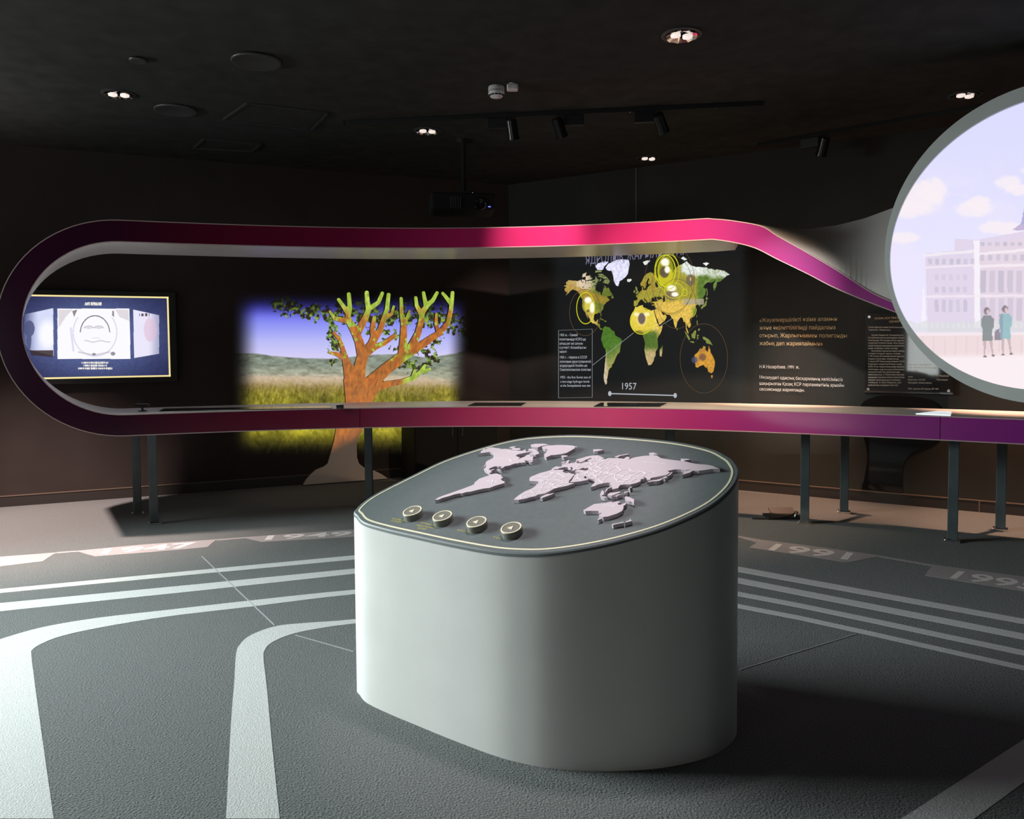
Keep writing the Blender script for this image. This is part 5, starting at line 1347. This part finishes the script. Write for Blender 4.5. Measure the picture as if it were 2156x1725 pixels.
# glass panel on standoffs
gp = [WR(1821, 662, 0.05), WR(2008, 653, 0.05), WR(2008, 832, 0.05), WR(1821, 826, 0.05)]
ga = [(p - PC) @ ER for p in gp]; a0, a1 = (ga[0] + ga[3]) / 2, (ga[1] + ga[2]) / 2; g0, g1 = (gp[2][2] + gp[3][2]) / 2, (gp[0][2] + gp[1][2]) / 2
gc = PC + ER * (a0 + a1) / 2 + np.array([0, 0, (g0 + g1) / 2])
gl = empty('glass_panel', tuple(gc - np.array([0, 0, (g1 - g0) / 2])), 'reflective glass text panel on wall standoffs, partly hidden by round screen', 'panel')
pane_m = mat('smoked_glass', (0.022, 0.021, 0.020), 0.03, coat=1.0, spec=0.8)
mobj('pane', *bbox(gc + NR * 0.05, ER * (a1 - a0) / 2, NR * 0.005, (0, 0, (g1 - g0) / 2), 0.002), pane_m, gl)
for sx in (a0 + 0.035, a1 - 0.035):
    for sz in (g0 + 0.035, g1 - 0.035):
        c = PC + ER * sx + np.array([0, 0, sz]); mobj('standoff', *lathe(c + NR * 0.001, NR, [(0.011, 0), (0.011, 0.055), (0.015, 0.056), (0.015, 0.064), (0.012, 0.067), (0, 0.067)], 16), M['chrome'], gl)


def glass_line(s, a, b, h, m):
    wall_line('print_line', s, a, b, h, m, gl, 0.057)


glass_line('ҚАЗАҚ КСР ПРЕЗИДЕНТІНІҢ ЖАРЛЫҒЫ', (1842, 672.5), (1960, 670), 4.0, M['gold_paint'])
glass_line('СЕМЕЙ ЯДРОЛЫҚ СЫНАҚ', (1872, 679.5), (1955, 677.5), 4.0, M['gold_paint'])
body_txt = ['Семей ядролық сынақ полигонын жабу', 'туралы Жарлық', '', 'Қазақ Кеңестік Социалистік', 'Республикасының аумағындағы Семей', 'полигонында 1949 жылдан бастап ядролық', 'сынақтар өткізіліп келді. Осы уақыт', 'ішінде мыңдаған адамдардың денсаулығы', 'мен өміріне зиян келді.', 'Республика жұртшылығының талабын', 'ескере отырып қаулы етемін', '1. 1991 жылғы 29 тамызда Семей ядролық', 'сынақ полигоны жабылсын.', '2. Қазақ КСР Министрлер Кабинеті КСРО', 'Қорғаныс министрлігімен және', 'КСРО Атом энергетикасымен бірлесіп', 'полигонды одақтық-республикалық', 'ғылыми-зерттеу орталығына', 'айналдырсын. 3. Полигонға іргелес', 'аудандар халқына көмек көрсетілсін', 'зардап шеккендерге өтемақы', 'төленсін. 4. Осы Жарлық қол', 'қойылған күнінен бастап']
y = 690.5
for k, s in enumerate(body_txt):
    if s:
        w = 76 if len(s) > 30 else 26 + len(s) * 1.6
        i0 = 1835 if k in (3, 9) else 1828
        glass_line(s, (i0, y), (i0 + min(w, 1904 - i0), y + 0.3), 3.1, M['cream_print'])
    y += 5.55
y = 757
for s, w in (('күшіне енеді және орындалуы', 48), ('тиіс. Бақылау Президент', 62), ('Аппаратына', 22), ('', 0), ('жүктелсін.', 10), ('Қазақ КСР', 36), ('Президенті  Алматы қаласы', 50), ('', 0), ('1991 жылғы 29 тамыз № 409', 64), ('', 0)):
    if s: glass_line(s, (1912, y + 12), (1912 + w, y + 12.6), 3.1, M['cream_print'])
    y += 6.4
glass_line('Н. Назарбаев', (1972, 793), (1998, 793.5), 3.6, M['cream_print']); glass_line('Президент', (1972, 801), (1996, 801.5), 3.2, M['cream_print'])

# glossy black cloud-shaped wall graphic beside the glass panel
mush = [(1815, 1030), (1824, 985), (1826, 955), (1820, 925), (1812, 905), (1806, 880), (1815, 850), (1835, 838), (1870, 832), (1920, 834), (1965, 845), (1988, 870), (1990, 900), (1975, 925), (1945, 940), (1918, 955), (1904, 975), (1900, 1000), (1900, 1038)]
P = [tuple(WR(u, v, 0.004)) for u, v in [tuple(p) for p in catmull(mush, 4)]]
tag(mobj('wall_cutout', *prism(P, tuple(NR * 0.008)), M['black_gloss'], loc=WR(1860, 1034, 0.0)), 'glossy black cloud-shaped plate on right wall, standing behind the counter legs', 'plate')

# black cabinet in the dark corner under the counter
c = PC - EB * 0.0 + NB * 0.0
l = (WR(873, 950, 0) if False else onpl(873, 930, PC + NB * 0.62, NB)); aL = (l - PC) @ EB
cab = empty('black_cabinet', tuple(PC + EB * (aL / 2 - 0.02) + NB * 0.35), 'black equipment cabinet in the dark corner beneath the counter', 'cabinet')
cc = PC + EB * (aL - 0.42) / 2 + NB * 0.34 + np.array([0, 0, 0.40]); hwc = abs(aL + 0.42) / 2
mobj('body', *bbox(cc, EB * hwc, NB * 0.27, (0, 0, 0.397), 0.006), M['black_matte'], cab)
for k in (-1, 1):
    dcen = cc + EB * k * hwc / 2 + NB * 0.278
    dr = mobj('door', *bbox(dcen, EB * (hwc / 2 - 0.012), NB * 0.008, (0, 0, 0.37), 0.003), M['black_matte'], cab)
    mobj('handle', *tube([dcen - EB * k * (hwc / 2 - 0.06) + NB * 0.02 + [0, 0, z] for z in (0.12, 0.28)], 0.006), M['steel_dark'], dr)

# floor box near the right legs
p = onz(1650, 1090, 0)
fb = empty('floor_box', tuple(p), 'small open floor box with lid on dark carpet left of counter legs', 'floor box')
mobj('frame', *bbox(p + [0, 0, 0.012], (0.16, 0, 0), (0, 0.09, 0), (0, 0, 0.010), 0.004), M['black'], fb)
lid = mobj('lid', *bbox(p + [0.02, 0.10, 0.032], (0.11, 0, 0), (0, 0.05, 0.024), (0, -0.003, 0.004), 0.002), M['black'], fb)
mobj('plug', *lathe(p + [0.10, -0.03, 0.022], (0, 0, 1), [(0.02, 0), (0.02, 0.03), (0.012, 0.04), (0, 0.04)], 14), M['chrome'], fb)
mobj('cable', *tube(catmull([p + [0.09, -0.03, 0.05], p + [0.02, -0.08, 0.03], p + [-0.12, -0.09, 0.012], p + [-0.3, -0.07, 0.01]], 6), 0.006, 8), M['black'], fb)

# ------------------------------------------------------------------ ceiling fittings
ZC_ = CEIL


def downlight(u, v, label, r=0.105):
    p = onz(u, v, ZC_)
    d = empty('downlight', (p[0], p[1], ZC_), label, 'downlight', 'recessed ceiling downlights')
    mobj('trim_ring', *lathe(p, (0, 0, -1), [(r, 0.0), (r + 0.022, 0.001), (r + 0.022, 0.006), (r, 0.010), (r - 0.004, 0.006), (r - 0.004, 0.0)], 32), M['frame_dark'], d, True, edge=40)
    # shallow faceted reflector hanging level with the trim
    V, Fc = [], []
    k = 20
    for i in range(k):
        th = 2 * math.pi * i / k
        for rr, zz_ in ((r - 0.004, 0.012 + 0.006 * (i % 2)), (0.045, 0.002)):
            V.append(p + np.array([rr * math.cos(th), rr * math.sin(th), -zz_]))
    for i in range(k): j = (i + 1) % k; Fc.append((2 * i, 2 * j, 2 * j + 1, 2 * i + 1))
    mobj('reflector', V, Fc, M['facet'], d)
    mobj('lamp_glint', *join([lathe(p + np.array([s * 0.040, 0.012 * s, 0]), (0, 0, -1), [(0.032, 0), (0.032, 0.016), (0.02, 0.021), (0, 0.022)], 12) for s in (-1, 1)]), M['glint_bulb'], d, True)  # glowing discs imitate the glints of the silver reflector
    return d


downlight(250, 198, 'recessed downlight nearest the left wall')
downlight(1435, 73, 'recessed downlight highest in view, in front of all others')
downlight(900, 275, 'recessed downlight just under left end of black track rail')
downlight(1365, 333, 'farthest recessed downlight, beneath the track rail near back corner')
downlight(2032, 200, 'recessed downlight just left of the round screen top')


def plate(u, v, r, label, name='ceiling_speaker', cat='speaker'):
    p = onz(u, v, ZC_)
    s = empty(name, (p[0], p[1], ZC_), label, cat)
    mobj('grille', *lathe(p, (0, 0, -1), [(r, 0), (r, 0.010), (r - 0.015, 0.016), (0, 0.014)], 36), M['black_matte'], s, True, edge=8)
    mobj('rim', *lathe(p, (0, 0, -1), [(r, 0.0), (r + 0.008, 0.002), (r + 0.008, 0.014), (r, 0.02), (r - 0.01, 0.017)], 36), M['hatch'], s, True)


plate(540, 127, 0.16, 'large round black ceiling speaker above the left half of the room')
plate(370, 230, 0.16, 'round black ceiling speaker close behind the left downlight')
plate(291, 124, 0.05, 'tiny round black ceiling cap in front of the left downlight', 'ceiling_sensor', 'sensor')


def hatch(px, label):
    P = [onz(u, v, ZC_ - 0.002) for u, v in px]; c = sum(P) / 4
    h = empty('ceiling_hatch', (c[0], c[1], ZC_), label, 'hatch')
    mobj('door', *prism([tuple(c + (p - c) * 0.94 + [0, 0, -0.004]) for p in P], (0, 0, 0.004)), M['ceiling'], h)
    for i in range(4):
        a, b = P[i], P[(i + 1) % 4]; dd = (b - a) / 2; wv = np.cross(dd / np.linalg.norm(dd), [0, 0, 1]) * 0.012
        mobj('frame_strip', *box((a + b) / 2 + [0, 0, -0.004], dd, wv, (0, 0, 0.006)), M['hatch'], h)


hatch([(472, 250), (522, 216), (690, 236), (655, 272)], 'square black access hatch in ceiling left of track rail')
hatch([(408, 312), (430, 292), (548, 304), (530, 318)], 'faint black access hatch in ceiling by the back wall')


def rail(a, b, label):
    p, q = onz(*a, ZC_ - 0.03), onz(*b, ZC_ - 0.03); d = (q - p) / 2; L_ = np.linalg.norm(d); t = d / L_; w = np.cross(t, [0, 0, 1])
    c = (p + q) / 2; c[2] = ZC_ - 0.019
    r = empty('track_rail', (c[0], c[1], ZC_), label, 'track rail')
    mobj('channel', *bbox(c, d, w * 0.02, (0, 0, 0.018), 0.003), M['black_matte'], r)
    for s in (-1, 1): mobj('end_cap', *bbox(c + d * s + t * s * 0.01, t * 0.008, w * 0.022, (0, 0, 0.0185), 0.003), M['black_matte'], r)
    for s in (-0.85, -0.3, 0.4, 0.8): mobj('fixing_screw', *lathe(c + d * s + np.array([0, 0, -0.018]), (0, 0, -1), [(0.006, 0), (0.006, 0.002), (0, 0.003)], 10), M['chrome'], r)
    return p, q, t, w


r1 = rail((727, 262), (1602, 222), 'long black lighting track rail across the middle of ceiling')
r2 = rail((1600, 307), (2060, 228), 'black lighting track rail running towards round screen')


def head(u, v, r, label, aim, lit=False, side=1):
    d = ray(u, v); p, q, t, w = r
    # point on the rail closest to the pixel column
    k = min(np.linspace(0, 1, 200), key=lambda f: abs(proj(p + (q - p) * f)[0] - u)); c = p + (q - p) * k; c[2] = ZC_ - 0.038
    h = empty('track_spotlight', tuple(c), label, 'spotlight', 'track spotlights')
    mobj('adapter', *bbox(c + t * side * -0.05 + [0, 0, -0.045], t * 0.085, w * 0.018, (0, 0, 0.045), 0.005), M['black'], h)
    aim = np.array(aim, float); aim /= np.linalg.norm(aim)
    o_ = c + t * side * 0.075 + np.array([0, 0, -0.085])
    mobj('arm', *tube([c + t * side * 0.03 + [0, 0, -0.03], o_], 0.009, 8), M['black'], h)
    b = mobj('barrel', *lathe(o_ - aim * 0.07, aim, [(0.034, 0), (0.045, 0.01), (0.047, 0.13), (0.050, 0.15), (0.050, 0.17), (0.042, 0.17), (0.040, 0.12), (0, 0.115)], 24), mat('spot_barrel', (0.03, 0.03, 0.03), 0.25, metal=0.6), h, True, edge=40)
    mobj('lens', *lathe(o_ - aim * 0.07, aim, [(0.0401, 0.150), (0, 0.155)], 20), M['chrome'], b)


head(1060, 268, r1, 'track spotlight with bright silver barrel, first on the long rail', (0.15, 0.25, -1))
head(1195, 268, r1, 'middle track spotlight on the long rail', (0.35, 0.3, -0.9), side=-1)
head(1372, 262, r1, 'track spotlight on the long rail above the farthest downlight', (0.4, 0.5, -0.7))
head(1716, 320, r2, 'single track spotlight on the rail by round screen', (-0.1, 0.4, -1))


def detector(u, v, r, label):
    p = onz(u, v, ZC_); s = empty('smoke_detector', (p[0], p[1], ZC_), label, 'smoke detector')
    mobj('base', *lathe(p, (0, 0, -1), [(r * 0.95, 0), (r, 0.008), (r, 0.03)], 28), M['white_plastic'], s, True, edge=40)
    mobj('cap', *lathe(p, (0, 0, -1), [(r, 0.03), (r * 0.98, 0.055), (r * 0.7, 0.078), (0, 0.083)], 28), M['white_plastic'], s, True)
    for k in range(12):
        th = 2 * math.pi * k / 12; e = np.array([math.cos(th), math.sin(th), 0]); f = np.array([-math.sin(th), math.cos(th), 0])
        mobj('vent_slot', *box(p + e * r * 0.86 + [0, 0, -0.066], f * r * 0.16, e * r * 0.06, (0, 0, 0.005)), M['black'], s)


detector(1045, 183, 0.062, 'larger white smoke detector on black ceiling')
p = onz(1079, 176, ZC_)
s = empty('smoke_detector', (p[0], p[1], ZC_), 'small white boxy sensor beside the larger smoke detector', 'smoke detector')
mobj('base', *lathe(p, (0, 0, -1), [(0.03, 0), (0.036, 0.012)], 20), M['white_plastic'], s)
mobj('cap', *bbox(p + [0, 0, -0.03], (0.043, 0, 0), (0, 0.036, 0), (0, 0, 0.022), 0.012, 3), M['white_plastic'], s)

# projector hanging from the ceiling
pj = atY(972, 432, 7.55)
pr = empty('projector', (pj[0], pj[1], pj[2] - 0.09), 'black projector hanging on a ceiling pole above the counter', 'projector')
mobj('body', *bbox(pj, (0.30, 0.05, 0), (-0.03, 0.20, 0), (0, 0, 0.085), 0.03, 3), M['black_matte'], pr)
mobj('vent', *join([box(pj + [-0.15 + 0.022 * k, -0.215 - 0.003 * 0, -0.01], (0.006, 0.001, 0), (0, 0.006, 0), (0, 0, 0.05)) for k in range(8)]), M['frame_dark'], pr)
mobj('lens', *lathe(pj + [0.18, -0.16, -0.02], (0.15, -1, -0.1), [(0.06, 0), (0.06, 0.05), (0.05, 0.055), (0.045, 0.04), (0, 0.03)], 24), M['black_gloss'], pr, True, edge=40)
mobj('status_light', *box(pj + [0.27, -0.19, -0.05], (0.012, 0, 0), (0, 0.006, 0), (0, 0, 0.004)), M['led'], pr)
top = CEIL
mobj('pole', *tube([pj + [0.02, 0.05, 0.08], np.array([pj[0] + 0.02, pj[1] + 0.05, top - 0.001])], 0.022, 14), M['black_matte'], pr)
mobj('ceiling_plate', *lathe((pj[0] + 0.02, pj[1] + 0.05, top), (0, 0, -1), [(0.09, 0), (0.09, 0.012), (0.03, 0.025)], 24), M['black'], pr)
mobj('bracket', *bbox(pj + [0.02, 0.05, 0.11], (0.12, 0, 0), (0, 0.08, 0), (0, 0, 0.02), 0.004), M['black'], pr)
for sx in (-0.09, 0.09): mobj('bracket_screw', *lathe(pj + [0.02 + sx, -0.032, 0.11], (0, -1, 0), [(0.008, 0), (0.008, 0.004), (0, 0.006)], 10), M['chrome'], pr)
